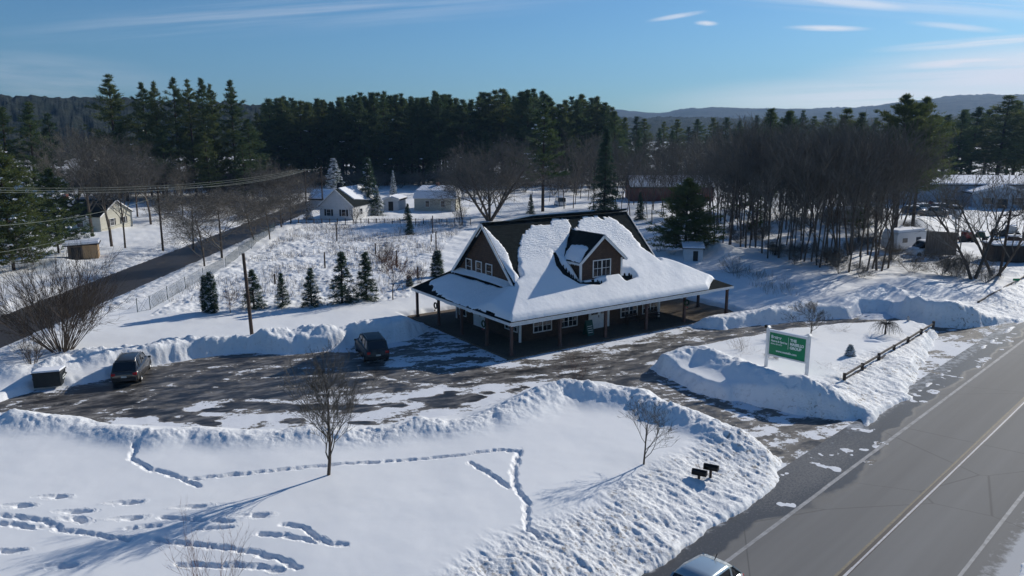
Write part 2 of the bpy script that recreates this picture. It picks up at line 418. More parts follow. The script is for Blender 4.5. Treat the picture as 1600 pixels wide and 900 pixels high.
BANKS = [  # crest polyline in photo pixels, crest heights, half width, lumpiness
    ([(-120, 590), (-40, 580), (0, 571), (40, 574), (62, 580)], [.9, .9, 1., 1., .7], 1.5, .6),
    ([(62, 572), (117, 548), (167, 545), (233, 538), (300, 529), (367, 528), (400, 534)], [1.0, 1.4, 1.4, 1.3, 1.2, 1.2, 1.1], 1.35, 1.),
    ([(400, 534), (420, 518), (487, 513), (529, 512), (567, 507), (607, 498), (636, 496), (664, 507)], [1.2, 1.4, 1.4, 1.4, 1.4, 1.7, 1.8, 1.0], 1.7, .9),
    ([(-160, 655), (0, 650), (23, 647), (60, 658), (113, 660)], [.7, .8, .9, .7, .6], 1.1, .8),
    ([(113, 662), (150, 672), (187, 674), (247, 679), (300, 677), (360, 684), (433, 684)], [.5, .5, .7, .8, .6, .6, .5], .95, .7),
    ([(433, 684), (464, 677), (556, 680), (599, 677), (656, 657), (702, 667), (741, 660), (784, 643)], [.5, .6, .55, .6, .95, .6, .7, .8], 1.0, 1.),
    ([(784, 643), (827, 617), (855, 609), (880, 603), (907, 603), (960, 613), (999, 624)], [.9, 1.3, 1.3, 1.3, 1.3, 1.1, .9], 1.35, .8),
    ([(999, 624), (1031, 638), (1063, 646), (1102, 665), (1156, 687), (1191, 697), (1222, 713)], [1., 1.1, 1.1, .9, .8, .8, .6], 1.0, 1.),
    ([(1016, 574), (1040, 562), (1072, 548), (1094, 547), (1125, 561), (1156, 573)], [.4, .9, 1.35, 1.4, 1.3, 1.2], 1.25, .8),
    ([(1156, 573), (1187, 584), (1219, 594), (1256, 601), (1297, 607), (1328, 613), (1340, 620)], [1.3, 1.35, 1.4, 1.4, 1.4, 1.4, 1.2], 1.2, .5),
    ([(1070, 507), (1110, 503), (1160, 494), (1200, 487), (1228, 477), (1270, 478), (1320, 490)], [.35, .45, .6, .9, 1., .9, .4], 1.6, .9),
    ([(1320, 470), (1350, 456), (1375, 448), (1400, 455), (1412, 462)], [.8, 1.3, 1.5, 1.3, .8], 1.9, .6),
    ([(1385, 484), (1412, 469), (1459, 477), (1506, 482), (1544, 491), (1569, 503)], [1.0, 1.9, 1.6, 1.6, 1.4, .9], 2.2, .8),
    ([(1398, 441), (1418, 437), (1438, 443)], [.8, 1.1, .8], 2.0, .3),
    ([(1430, 457), (1462, 456)], [.8, .8], 1.6, .3),
    ([(1085, 395), (1120, 378), (1160, 392)], [1.0, 2.4, 1.0], 4.5, .3),
    ([(1020, 365), (1048, 355), (1090, 376)], [.5, .5, .6], 3., .3),
    ([(65, 408), (97, 405), (118, 411)], [.6, 1.4, .6], 2.0, .3),
    ([(1395, 345), (1440, 340), (1470, 349)], [.8, 2.0, .8], 3.0, .3),
]
TRACKS = [
    [(213, 697), (205, 717), (233, 733), (267, 740), (290, 750), (310, 758)],
    [(297, 747), (353, 742), (417, 737), (464, 732), (553, 725), (649, 721), (720, 718), (777, 711), (809, 714), (802, 753), (803, 768), (823, 796), (823, 835), (845, 853)],
    [(734, 730), (759, 746), (795, 771)],
    [(0, 805), (67, 813), (87, 820), (93, 827), (150, 837), (200, 847)],
    [(243, 848), (300, 855), (367, 865), (433, 880), (467, 897)],
    [(0, 817), (50, 823), (87, 820)],
    [(443, 827), (473, 833), (500, 853), (517, 860), (540, 862)],
    [(407, 843), (450, 847), (490, 857)],
    [(200, 827), (247, 823)], [(253, 810), (285, 812), (317, 817)], [(333, 817), (360, 820)], [(310, 830), (360, 830)],
    [(280, 886), (330, 890), (400, 893), (440, 899)],
]
PITS = [(92, 777), (34, 791), (123, 799), (124, 812), (203, 785), (208, 810), (308, 793), (404, 811), (18, 860), (103, 887), (160, 600)]
def snow_height(X, Y):
    """snow surface, churn and dirt at world positions"""
    q = road_q(X, Y)
    lot = sdf(X, Y, LOT)
    wob = (fbm(X, Y, 1.1, 4, 5) - .5) * .9
    lot_n = lot + wob * .7
    s_ = road_s(X, Y)
    left = q < 4.5
    dr = np.where(left, -q, q - 9.9)                    # distance outside the main road
    edge = dr + (fbm(X, Y, 1.3, 4, 11) - .5) * .7
    xb = X - (-43.6 + (Y - 60) * -.018)
    db = np.abs(xb) - 3.3 + (fbm(X, Y, 1.2, 3, 13) - .5) * .5
    base = .42 + (fbm(X, Y, 9, 3, 21) - .5) * .35 + (fbm(X, Y, 1.6, 3, 22) - .5) * .04
    far = ss(60, 110, np.hypot(X, Y))
    base = base + far * (fbm(X, Y, 2.5, 4, 23) - .5) * .5
    # field of frozen tussocks between the conifers and the back road
    fld = inside(X, Y, px((235, 500), (420, 385), (470, 350), (640, 345), (730, 350), (650, 440), (640, 470), (500, 485), (330, 490)))
    base = base + fld * ((fbm(X, Y, 2.2, 4, 31, .6) - .5) * .55 + (fbm(X, Y, .45, 3, 32, .6) - .5) * .30)
    bank = np.zeros_like(X); chn = np.zeros_like(X)
    lump = fbm(X, Y, 1.5, 5, 41, .6); chunk = np.abs(fbm(X, Y, .7, 4, 43, .6) - .5) * 2
    for pts, hs, w, l in BANKS:
        P = [at(a[0], a[1], h) for a, h in zip(pts, hs)]
        d, h = dist_poly(X, Y, P, hs)
        m = d < w * 3.2
        g = np.exp(-(d / w) ** 2 * .9)
        v = h * g * (1 + l * (lump - .5) * .85) + l * g * (chunk - .28) * .30
        bank = np.where(m, np.maximum(bank, v), bank)
        chn = np.maximum(chn, g * min(1, l))
    z = np.maximum(base, 0) * (1 - .3 * np.clip(bank, 0, 1)) + bank * .86
    # island and lawn sit higher beside the ploughed road
    z = z + .35 * ss(14, 5, np.abs(dr - 5)) * left * ss(-14, 0, s_ + 6)
    # rim carved by the plough
    k_lot = ss(-.15, .75, lot_n)
    shoulder = .30 * ss(-.05, .4, edge) + .70 * ss(0, 4.3, edge)
    u = s_ + (fbm(X, Y, 2.2, 3, 55) - .5) * 1.2
    teeth = fbm(u * 4.4, dr * 1.15, 1.0, 4, 51, .64)
    band = ss(-.1, .5, edge) * (1 - ss(3.8, 5.8, dr + (fbm(X, Y, 2., 3, 52) - .5) * 2)) * (dr < 8)
    slope_near = np.where(dr < 6, np.clip(shoulder, 0, 1), 1.0)
    z = z * slope_near + band * ((teeth - .5) * .19 + (fbm(X, Y, .22, 3, 53, .62) - .5) * .10 + (fbm(X, Y, 1.6, 2, 57) - .5) * .22)
    band_b = ss(0, .5, db) * (1 - ss(3., 4.5, db)) * (Y > 25)
    z = np.where(db < 4.5, z * ss(-.1, 2.2, db), z) + band_b * (fbm(X, Y, .6, 3, 54) - .35) * .28
    hs_, hn_ = (X - HX) * HU[0] + (Y - HY) * HU[1], (X - HX) * HN[0] + (Y - HY) * HN[1]
    pad = np.maximum(np.maximum(-.6 - hs_, hs_ - NW - .9), np.maximum(-.5 - hn_, hn_ - 16.2)) + (fbm(X, Y, 1., 3, 15) - .5) * .6
    k_lot = np.minimum(k_lot, ss(-.2, .9, pad))
    z = z * k_lot + (1 - k_lot) * -.10
    z = np.where(edge < .1, np.minimum(z, -.10 + np.clip(edge, 0, .1)), z)
    z = np.where(db < 0, -.10, z)
    z = z + .02
    churn = np.clip(np.maximum(np.maximum(chn, band), band_b * .8), 0, 1) + fld * .3
    dirt = band * ss(.35, .7, fbm(X, Y, 2.5, 4, 61)) * (dr < 4.5) * .8 + band_b * .6
    dirt = dirt + ss(1.2, 0, lot) * (lot > 0) * .25
    # footprints: a shallow dragged furrow with a deep print at every step
    lawn = np.flatnonzero((Y < 48) & (X > -34) & (X < 12) & (Y > 20)) if X.ndim == 1 else None
    x_, y_ = X[lawn], Y[lawn]; zz = np.zeros(len(lawn)); cc = np.zeros(len(lawn))
    jit = vn(x_ * 5, y_ * 5, 71); rg = np.random.default_rng(5)
    def pit(cx, cy, ax, rl, rw, dep):
        m = np.flatnonzero((np.abs(x_ - cx) < rl * 2.2) & (np.abs(y_ - cy) < rl * 2.2))
        dx, dy = x_[m] - cx, y_[m] - cy; a, b = dx * ax[0] + dy * ax[1], -dx * ax[1] + dy * ax[0]
        e = np.hypot(a / rl, b / rw) + (jit[m] - .5) * .5
        zz[m] = np.minimum(zz[m], -dep * .72 * (1 - ss(.35, 1.1, e))); zz[m] += .025 * np.exp(-((e - 1.35) / .22) ** 2); cc[m] = np.maximum(cc[m], .35 * (e < 1.5))
    for T in TRACKS:
        P = px(*T, z=.45); side = 1
        d, _ = dist_poly(x_, y_, P)
        zz = np.minimum(zz, -.12 * (1 - ss(.04, .20, d + (jit - .5) * .16)))
        for (ax0, ay0), (bx0, by0) in zip(P[:-1], P[1:]):
            L = math.hypot(bx0 - ax0, by0 - ay0); n = max(1, int(L / .52)); dx, dy = (bx0 - ax0) / L, (by0 - ay0) / L
            for k in range(n):
                t = (k + .5 + rg.normal() * .28) / n; side = -side; o_ = .09 * side + rg.normal() * .03
                pit(ax0 + (bx0 - ax0) * t - dy * o_, ay0 + (by0 - ay0) * t + dx * o_, (dx, dy), rg.uniform(.16, .42), rg.uniform(.08, .15), rg.choice([.04, .09, .15, .20]))
    for a_ in PITS:
        x0, y0 = at(a_[0], a_[1], .45); an = rg.normal() * .25
        pit(x0, y0, (math.cos(an), math.sin(an)), rg.uniform(.42, .6), rg.uniform(.18, .26), .30); pit(x0 - .55, y0 + .05, (math.cos(an), math.sin(an)), .5, .12, .06)
    z[lawn] += zz; churn[lawn] = np.maximum(churn[lawn], cc)
    return z, churn, dirt

fine = np.linspace(-R(41), R(41), 1080)
th = np.concatenate([np.linspace(-math.pi, -R(43), 36), fine, np.linspace(R(43), math.pi, 36)])
rr = np.concatenate([np.linspace(.05, 17, 14), 18 * 1.0024 ** np.arange(0, 800), np.geomspace(123, 400, 130), np.geomspace(415, 9000, 45)])
TH, RR = np.meshgrid(th, rr)
GX, GY = (RR * np.sin(TH)), (RR * np.cos(TH))
shape = GX.shape
near = (RR < 420)
GZ = np.full(shape, .35); GC = np.zeros(shape); GD = np.zeros(shape)
z_, c_, d_ = snow_height(GX[near], GY[near])
GZ[near] = z_; GC[near] = c_; GD[near] = d_
# porch stands on its own level pad
nr, nt_ = shape
idx = np.arange(nr * nt_).reshape(shape)
quads = np.stack([idx[:-1, :-1], idx[:-1, 1:], idx[1:, 1:], idx[1:, :-1]], -1).reshape(-1, 4)[:, ::-1]
V = np.stack([GX.ravel(), GY.ravel(), GZ.ravel()], -1)
me = mesh_np('ground', V, quads, [M['snow']], smooth=True, attrs={'churn': GC.ravel(), 'dirt': GD.ravel()})
tag(link('snow_ground', me), kind='structure')

def sheet(name, mask, z, m, attrs):
    """flat sheet over the cells where mask holds"""
    mk = mask[:-1, :-1] & mask[1:, 1:] & mask[:-1, 1:] & mask[1:, :-1]
    qd = np.stack([idx[:-1, :-1], idx[:-1, 1:], idx[1:, 1:], idx[1:, :-1]], -1)[mk][:, ::-1]
    used, inv = np.unique(qd, return_inverse=True)
    Vv = np.stack([GX.ravel()[used], GY.ravel()[used], np.broadcast_to(z, shape).ravel()[used]], -1)
    me = mesh_np(name, Vv, inv.reshape(-1, 4), [m], smooth=True, attrs={k: v.ravel()[used] for k, v in attrs.items()})
    return tag(link(name, me), kind='structure')
fl = near & (np.abs(TH) < R(42.9)) & (RR > 17)
LS = np.full(shape, 99.); LS[fl] = sdf(GX[fl], GY[fl], LOT)
BARE = [  # (blotch outline, snow cover inside), lower value = barer asphalt
    (px((-160, 650), (0, 625), (120, 605), (240, 575), (330, 558), (450, 556), (540, 552), (600, 575), (640, 580), (560, 600), (480, 612), (330, 628), (160, 650), (0, 648)), .17),
    (px((560, 600), (640, 575), (800, 572), (960, 545), (1070, 520), (1200, 508), (1340, 500), (1450, 512), (1380, 514), (1230, 522), (1090, 545), (1010, 565), (1020, 585), (1100, 625), (1180, 665), (1240, 720), (1150, 688), (1020, 632), (950, 602), (850, 592), (700, 602), (560, 614)), .30),
]
cover = np.full(shape, .72)
for poly, cv in BARE:
    d = np.full(shape, 99.); d[fl] = sdf(GX[fl], GY[fl], poly)
    cover = np.minimum(cover, cv + (.72 - cv) * ss(-.6, 1.2, d))
P2 = px((1060, 600), (1180, 640), (1330, 660), (1345, 690), (1260, 720), (1160, 660), (1060, 615))
d = np.full(shape, 99.); d[fl] = sdf(GX[fl], GY[fl], P2); k = 1 - ss(-1., .6, d); cover = cover * (1 - k) + .52 * k
P3 = px((560, 545), (620, 540), (670, 515), (800, 560), (830, 566), (790, 575), (640, 570))
d = np.full(shape, 99.); d[fl] = sdf(GX[fl], GY[fl], P3); k = 1 - ss(-1.2, .6, d); cover = cover * (1 - k) + .46 * k
P4 = px((1440, 510), (1560, 505), (1600, 500), (1530, 535), (1470, 530))
d = np.full(shape, 99.); d[fl] = sdf(GX[fl], GY[fl], P4); k = 1 - ss(-1.2, .6, d); cover = cover * (1 - k) + .40 * k
d, _ = dist_poly(GX, GY, [hw(-.8, -.75)[:2], hw(14., -.75)[:2], hw(25.5, -.9)[:2]]); cover = np.where(d < .5, .75, cover)
d, _ = dist_poly(GX, GY, [hw(-.9, -.8)[:2], hw(-.8, 16)[:2]]); cover = np.where(d < 1.2, np.maximum(cover, .5), cover)
# wheel paths and plough scrapes
for T, cdelta in [([(1290, 700), (1180, 650), (1080, 615), (1000, 592), (880, 585), (740, 600), (560, 612), (380, 612), (240, 606)], -.22), ([(1310, 690), (1200, 640), (1090, 602), (1010, 580), (880, 574), (740, 588), (560, 598), (380, 600), (240, 595)], -.22),
                  ([(1010, 575), (1100, 548), (1230, 518), (1380, 505), (1500, 520)], -.3), ([(1000, 560), (1100, 535), (1230, 510), (1380, 500), (1520, 512)], -.3), ([(640, 600), (560, 580), (420, 572), (330, 575)], .22), ([(700, 606), (600, 590), (480, 588), (350, 592)], .25),
                  ([(0, 640), (60, 615), (120, 608)], .2), ([(90, 648), (150, 615), (210, 603)], .2), ([(180, 650), (240, 615), (290, 590)], .22), ([(300, 640), (340, 600), (400, 570)], .2), ([(700, 575), (820, 590), (960, 570), (1060, 535)], .22), ([(760, 600), (900, 596), (1000, 610), (1120, 650), (1230, 705)], .2)]:
    T2 = px(*T); d, _ = dist_poly(GX, GY, T2); jw = vn(GX * 1.3, GY * 1.3, 99)
    cover = cover + cdelta * (1 - ss(.10, .42, d + (jw - .5) * .3)) * (.4 + jw)
# bare blotches in the thin snow along the lower side
for bx, by, rx, ry in [(470, 637, 3.6, .45), (400, 633, 2.6, .4), (555, 637, 2.0, .45), (610, 633, 1.5, .3), (300, 655, 2.2, .3), (335, 641, 1.2, .3), (690, 627, 1.7, .7), (722, 622, 1.6, .5), (745, 621, 1.0, .3),
                       (762, 614, .6, .2), (806, 608, .5, .2), (820, 605, .5, .15), (705, 613, .6, .2), (455, 657, 1.2, .3), (330, 662, .8, .22), (560, 660, 1.0, .2), (620, 664, .8, .15), (440, 617, 3.5, .5), (250, 645, 3.0, .45), (660, 624, .9, .2)]:
    x0, y0 = at(bx, by)
    e = np.hypot((GX - x0) / (rx * .8), (GY - y0) / (ry * 1.7)) + (vn(GX * 1.2, GY * 1.8, 77) - .5) * .7; cover = cover - .75 * (1 - ss(.5, 1.25, e))
grassy = np.zeros(shape)
for bx, by in [(455, 657), (330, 660), (345, 661), (560, 660), (420, 664), (620, 664), (505, 655), (480, 660)]:
    x0, y0 = at(bx, by); grassy = np.maximum(grassy, 1 - ss(.8, 2.2, np.hypot((GX - x0) / 1.6, GY - y0)))
ridgy = np.where(fl, (fbm(GX, GY, .9, 4, 81) - .5) * .05 * ss(.3, .8, cover), 0)
sheet('parking_lot', fl & (LS < 1.6), .0 + ridgy, M['lot'], {'cover': cover, 'grassy': grassy})
# main road: its own strip of cells
def strip(name, P, z, m, attrs, nu, nv):
    ii = np.arange(nu * nv).reshape(nu, nv)
    qd = np.stack([ii[:-1, :-1], ii[1:, :-1], ii[1:, 1:], ii[:-1, 1:]], -1).reshape(-1, 4)
    me = mesh_np(name, P, qd, [m], smooth=True, attrs=attrs)
    return tag(link(name, me), kind='structure')
sv = np.concatenate([np.linspace(-300, -30, 30), np.linspace(-25, 90, 350), np.linspace(95, 600, 60)]); qv = np.linspace(-.9, 11.2, 60)
SV, QV = np.meshgrid(sv, qv, indexing='ij')
RX, RY = TOE[0] + C45 * (SV + QV), TOE[1] + C45 * (SV - QV)
wet = ss(1.9, .4, QV + (fbm(RX, RY, 2., 3, 91) - .5)) + .8 * ss(1.2, 0, np.abs(SV - 14) / 7) * ss(3.2, 1.2, QV)
slush = ss(.5, -.3, QV) * .55 + ss(9.2, 10., QV) * 1. + .18 * ss(1.5, .6, np.abs(SV - 14) / 7) * ss(2.8, 1.2, QV)
mouth = ss(1., .8, np.abs(SV - 14) / 7) * (QV < 3)
slush = slush * (1 - .55 * mouth); wet = wet + .3 * mouth
slush = slush + .45 * ss(8.75, 9.0, QV)
strip('main_road', np.stack([RX.ravel(), RY.ravel(), np.full(RX.size, .008)], -1), 0, M['road'], {'wet': wet.ravel(), 'slush': slush.ravel()}, *SV.shape)
yv = np.concatenate([np.linspace(10, 160, 150), np.linspace(165, 420, 50)]); xv = np.linspace(-3.9, 3.9, 24)
YV, XV = np.meshgrid(yv, xv, indexing='ij')
BX = -43.6 + (YV - 60) * -.018 + XV + np.where(YV > 150, ((YV - 150) / 60) ** 2 * 3.0, 0)
bw = 1.0 + .25 * np.sin(XV * 1.9); bs_ = ss(2.9, 3.6, np.abs(XV)) * .8 + .20 * np.exp(-((XV + .6) / .5) ** 2) + .2 * np.exp(-((XV - 2.) / .3) ** 2) - .35 * (1 - ss(0, 2.9, np.abs(XV)))
strip('back_road', np.stack([BX.ravel(), YV.ravel(), np.full(BX.size, .006)], -1), 0, M['road_wet'], {'wet': bw.ravel(), 'slush': bs_.ravel()}, *YV.shape)
def marking(name, q0, q1, z, m, s0=-120, s1=500, gap=None):
    b = MB(); s = s0
    rnd = random.Random(name + str(q0))
    while s < s1:
        L = 6 if s < 90 else 40
        j0, j1 = rnd.uniform(-.012, .012), rnd.uniform(-.012, .012)
        if not (gap and rnd.random() < gap):
            b.add([road_pt(s, q0 + j0, z), road_pt(s + L, q0 + j0, z), road_pt(s + L, q1 + j1, z), road_pt(s, q1 + j1, z)], [(0, 3, 2, 1)], m)
        s += L
    return tag(b.build(name, recalc=False), kind='structure')
marking('edge_line', 1.52, 1.70, .013, M['line'])
marking('center_seam', 5.18, 5.46, .013, M['tar'])
marking('center_line_yellow', 5.08, 5.17, .014, M['yellow'])
marking('center_line_white', 5.33, 5.42, .018, M['line_bright'])
marking('far_edge_line', 8.45, 8.60, .013, M['line'])

# ------------------------------------------------------------------ hills
def hill(name, az0, az1, dist, prof, m, tree=3.0, seed=0):
    n, rows = 1600, 12
    az = np.linspace(az0, az1, n)
    crest = np.interp(az, [R(p[0]) for p in prof], [p[1] for p in prof])
    crest0 = crest + 0
    crest = crest + (fbm(az * 40, az * 0, 1., 4, seed) - .5) * dist * .006 + vn(az * dist / 7., az * 0, seed + 3) * tree * .5 + vn(az * dist / 2.5, az * 0, seed + 4) * tree * .35
    Vv = []
    for k in range(rows):
        t = k / (rows - 1)
        d = dist * (1 - .35 * (1 - t)) if t < 1 else dist
        h = crest0 * (math.sin(t * math.pi / 2) ** 1.2) + (crest - crest0) * (k == rows - 1) + (0 if k in (0, rows - 1) else 1) * (fbm(az * 90, az * 0 + k * 7.3, 1., 4, seed + k) - .5) * 6
        Vv.append(np.stack([np.sin(az) * d, np.cos(az) * d, h - 2], -1))
    Vv.append(np.stack([np.sin(az) * dist * 1.25, np.cos(az) * dist * 1.25, crest * 0 - 2], -1))
    A = np.stack(Vv, 0); ii = np.arange((rows + 1) * n).reshape(rows + 1, n)
    qd = np.stack([ii[:-1, :-1], ii[:-1, 1:], ii[1:, 1:], ii[1:, :-1]], -1).reshape(-1, 4)
    tag(link(name, mesh_np(name, A.reshape(-1, 3), qd, [m], smooth=False)), kind='structure')
def azd(x): return math.degrees(math.atan((x - 800) / F / CP))
def prof(dist, pts): return [(azd(x), CH + dist * math.cos(R(azd(x))) * (Y0 - y) / F * 1.03) for x, y in pts]
hill('near_hill', R(-48), R(-4), 760, prof(760, [(-400, 150), (0, 153), (80, 152), (160, 156), (300, 160), (420, 166), (480, 172), (600, 185), (700, 196)]), M['hill_near'], 4.5, 3)
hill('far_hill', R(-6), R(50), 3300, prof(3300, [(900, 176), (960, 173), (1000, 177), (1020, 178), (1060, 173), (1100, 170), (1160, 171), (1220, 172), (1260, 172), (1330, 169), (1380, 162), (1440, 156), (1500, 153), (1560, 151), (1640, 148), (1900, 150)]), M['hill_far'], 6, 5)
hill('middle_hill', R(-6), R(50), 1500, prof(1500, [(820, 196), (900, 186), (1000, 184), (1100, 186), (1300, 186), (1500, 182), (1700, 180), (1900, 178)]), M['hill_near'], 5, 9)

# ------------------------------------------------------------------ the brown shingled house (local x along the front, y into the house)
HX, HY = at(797, 505, 2.75); HA = R(34.3)
NW, ND = 24.9, 16.0
house = empty('shingled_house', (HX, HY, 0), HA, 'large brown shingled building with steep snowy roof, dormer and wraparound porch', 'house')
HU = (math.cos(HA), math.sin(HA)); HN = (-HU[1], HU[0])
def hw(s, n, z=0): return (HX + s * HU[0] + n * HN[0], HY + s * HU[1] + n * HN[1], z)
GS0, GS1, WS0, WS1 = 2.5, 18.7, 3.0, 18.4
def f_front(n): return np.where(n < 3.2, 2.75 + .6 * n, 4.67 + .95 * (n - 3.2))
def slab(b, P, t, m):
    """thick sheet under a 3-D polygon"""
    P = [Vector(p) for p in P]; n = (P[1] - P[0]).cross(P[2] - P[0]).normalized()
    if n.z < 0: n = -n
    Q = [p - n * t for p in P]; k = len(P)
    b.add([*P, *Q], [tuple(range(k)), tuple(range(k, 2 * k))[::-1]] + [(i, (i + 1) % k, k + (i + 1) % k, k + i) for i in range(k)], m)
w = MB()
pent = [(3.0, .1), (13.0, .1), (13.0, 4.3), (8.0, 9.05), (3.0, 4.3)]
w.prism(pent, WS0, WS1, M['shingle_wall'], 'x').build('wall', house)
r_ = MB(); RM = M['roof_shingle']
zr = 4.67 + .95 * 4.8
slab(r_, [(GS0, 3.2, 4.67), (GS1, 3.2, 4.67), (GS1, 8, zr), (GS0, 8, zr)], .14, RM)
slab(r_, [(GS0, 12.8, 4.67), (GS0, 8, zr), (GS1, 8, zr), (GS1, 12.8, 4.67)], .14, RM)
slab(r_, [(0, 0, 2.75), (NW, 0, 2.75), (NW - 4.6, 3.2, 4.67), (2.6, 3.2, 4.67)], .12, RM)
slab(r_, [(0, 0, 2.752), (2.6, 3.2, 4.30), (2.9, 8, 4.30), (2.6, 12.8, 4.30), (0, 16, 2.752)], .12, RM)
slab(r_, [(NW, 0, 2.752), (NW, 16, 2.752), (NW - 4.6, 12.8, 4.55), (NW - 6.1, 8, 4.55), (NW - 4.6, 3.2, 4.66)], .12, RM)
slab(r_, [(0, 16, 2.75), (2.6, 12.8, 4.67), (NW - 4.6, 12.8, 4.67), (NW, 16, 2.75)], .12, RM)
roof = r_.build('roof', house)
rc = MB(); rc.bar((GS0, 8, zr + .03), (GS1, 8, zr + .03), .35, .06, RM); rc.build('ridge_cap', roof)
rd = MB()                                        # long low dormer behind the ridge
slab(rd, [(8.0, 8.3, 9.52), (19.0, 8.3, 9.52), (19.0, 13.6, 8.4), (8.0, 13.6, 8.4)], .16, RM)
rd.box(8.3, 18.7, 8.6, 13.2, 6.5, 8.35, M['shingle_wall']); rd.build('rear_dormer', house)
rs = MB(); slab(rs, [(8.1, 8.9, 9.50), (15.5, 8.9, 9.50), (15.5, 13.2, 8.60), (8.1, 13.2, 8.60)], .1, M['roof_snow']); rs.build('rear_snow', house)
fa = MB()
for a, b2 in (((0, 0), (NW, 0)), ((0, 0), (0, 16)), ((NW, 0), (NW, 16)), ((0, 16), (NW, 16))):
    fa.bar((a[0], a[1], 2.63), (b2[0], b2[1], 2.63), .07, .22, M['white'])
fa.build('fascia', house)
for s0 in (GS0, GS1):
    k = MB()
    for n0 in (3.0, 13.0):
        k.bar((s0 + (-.02 if s0 == GS0 else .02), n0, 4.40), (s0 + (-.02 if s0 == GS0 else .02), 8, zr - .06), .06, .24, M['white'], up=(0, 0, 1))
    k.build('rake_board', house)
for s0, n0 in ((WS0, 3), (WS1, 3), (WS0, 13), (WS1, 13)):
    cb = MB(); cb.box(s0 - .08, s0 + .08, n0 - .08, n0 + .08, .1, 2.95, M['white']); cb.build('corner_board', house)
def window(parent, axis, c, a0, a1, z0, z1, cols=1, rows=2, sash=2, out=-1, fr=.07):
    """axis 'n': wall plane y=c; axis 's': wall plane x=c. out: side it faces"""
    def bx(b, p0, p1, q0, q1, d0, d1, m):
        lo, hi = sorted((c + out * d0, c + out * d1))
        if axis == 'n': b.box(p0, p1, lo, hi, q0, q1, m)
        else: b.box(lo, hi, p0, p1, q0, q1, m)
    g = MB(); bx(g, a0 + .02, a1 - .02, z0 + .02, z1 - .02, -.01, .02, M['glass'])
    o = g.build('window', parent)
    f = MB()
    bx(f, a0 - fr, a0, z0 - fr, z1 + fr, 0, .06, M['white']); bx(f, a1, a1 + fr, z0 - fr, z1 + fr, 0, .06, M['white'])
    bx(f, a0, a1, z1, z1 + fr, 0, .058, M['white']); bx(f, a0, a1, z0 - fr, z0, 0, .08, M['white'])
    for k in range(1, sash):
        x = a0 + (a1 - a0) * k / sash; bx(f, x - .04, x + .04, z0, z1, 0, .05, M['white'])
    for j in range(sash):
        u0 = a0 + (a1 - a0) * j / sash; u1 = a0 + (a1 - a0) * (j + 1) / sash
        for k in range(1, cols): x = u0 + (u1 - u0) * k / cols; bx(f, x - .012, x + .012, z0, z1, .0, .033, M['white'])
    for k in range(1, rows): z = z0 + (z1 - z0) * k / rows; bx(f, a0, a1, z - .015, z + .015, 0, .036, M['white'])
    f.build('frame', o)
    return o
window(house, 'n', 3.0, 4.35, 6.1, .75, 2.1, 2, 3, 2); window(house, 'n', 3.0, 7.0, 8.8, .75, 2.1, 2, 3, 2)
window(house, 'n', 3.0, 13.8, 15.65, .7, 2.1, 2, 3, 2); window(house, 'n', 3.0, 16.4, 18.2, .7, 2.1, 2, 3, 2)
window(house, 's', 3.0, 3.4, 5.1, .9, 2.0, 2, 3, 2); window(house, 's', 3.0, 11.4, 12.5, .6, 1.95, 2, 2, 1)
for a0, a1, sn in ((10.35, 11.2, 1), (8.75, 9.55, 1), (7.1, 7.95, 1)): window(house, 's', 3.0, a0, a1, 4.62, 5.80, 1, 2, 1)
def door2(axis, a0, a1, z0, z1, c=3.0):
    d = MB()
    def bx(p0, p1, q0, q1, d0, d1, m, b=d):
        if axis == 'n': b.box(p0, p1, c - d1, c - d0, q0, q1, m)
        else: b.box(c - d1, c - d0, p0, p1, q0, q1, m)
    mid = (a0 + a1) / 2
    bx(a0, mid - .01, z0, z1, 0, .06, M['white']); bx(mid + .01, a1, z0, z1, 0, .06, M['white'])
    o = d.build('door', house)
    f = MB()
    for u0, u1 in ((a0 - .1, a0), (a1, a1 + .1)): bx(u0, u1, z0, z1 + .1, 0, .09, M['white'], f)
    bx(a0, a1, z1, z1 + .1, 0, .088, M['white'], f); f.build('frame', o)
    g = MB()
    for u0, u1 in ((a0 + .15, mid - .15), (mid + .15, a1 - .15)): bx(u0, u1, z1 - .85, z1 - .15, .05, .068, M['glass'], g)
    g.build('pane', o)
    h = MB(); bx(mid - .1, mid - .05, z0 + .95, z0 + 1.15, .06, .12, M['black_metal'], h); h.build('handle', o)
door2('n', 10.2, 12.3, .12, 2.2); door2('s', 8.1, 9.9, .12, 2.2)
# front dormer
DM = 2.8
dw = MB(); dw.prism([(9.0, 4.3), (13.5, 4.3), (13.5, 6.2), (11.25, 8.08), (9.0, 6.2)], DM, DM + .12, M['shingle_wall'], 'y')
dw.add([(9.0, DM + .12, 4.3), (9.0, 5.0, 6.2), (9.0, DM + .12, 6.2), (9.12, DM + .12, 4.3), (9.12, 5.0, 6.2), (9.12, DM + .12, 6.2)], [(0, 1, 2), (5, 4, 3), (0, 3, 4, 1), (1, 4, 5, 2)], M['shingle_wall'])
dw.add([(13.5, DM + .12, 4.3), (13.5, 5.0, 6.2), (13.5, DM + .12, 6.2), (13.38, DM + .12, 4.3), (13.38, 5.0, 6.2), (13.38, DM + .12, 6.2)], [(2, 1, 0), (3, 4, 5), (0, 1, 4, 3), (1, 2, 5, 4)], M['shingle_wall'])
dor = dw.build('dormer', house)
dr_ = MB(); slab(dr_, [(8.65, 2.5, 6.05), (11.25, 2.5, 8.22), (11.25, 7.0, 8.22), (8.65, 4.72, 6.05)], .12, RM)
slab(dr_, [(13.85, 2.5, 6.05), (13.85, 4.72, 6.05), (11.25, 7.0, 8.22), (11.25, 2.5, 8.22)], .12, RM); dr_.build('dormer_roof', dor)
dt = MB()
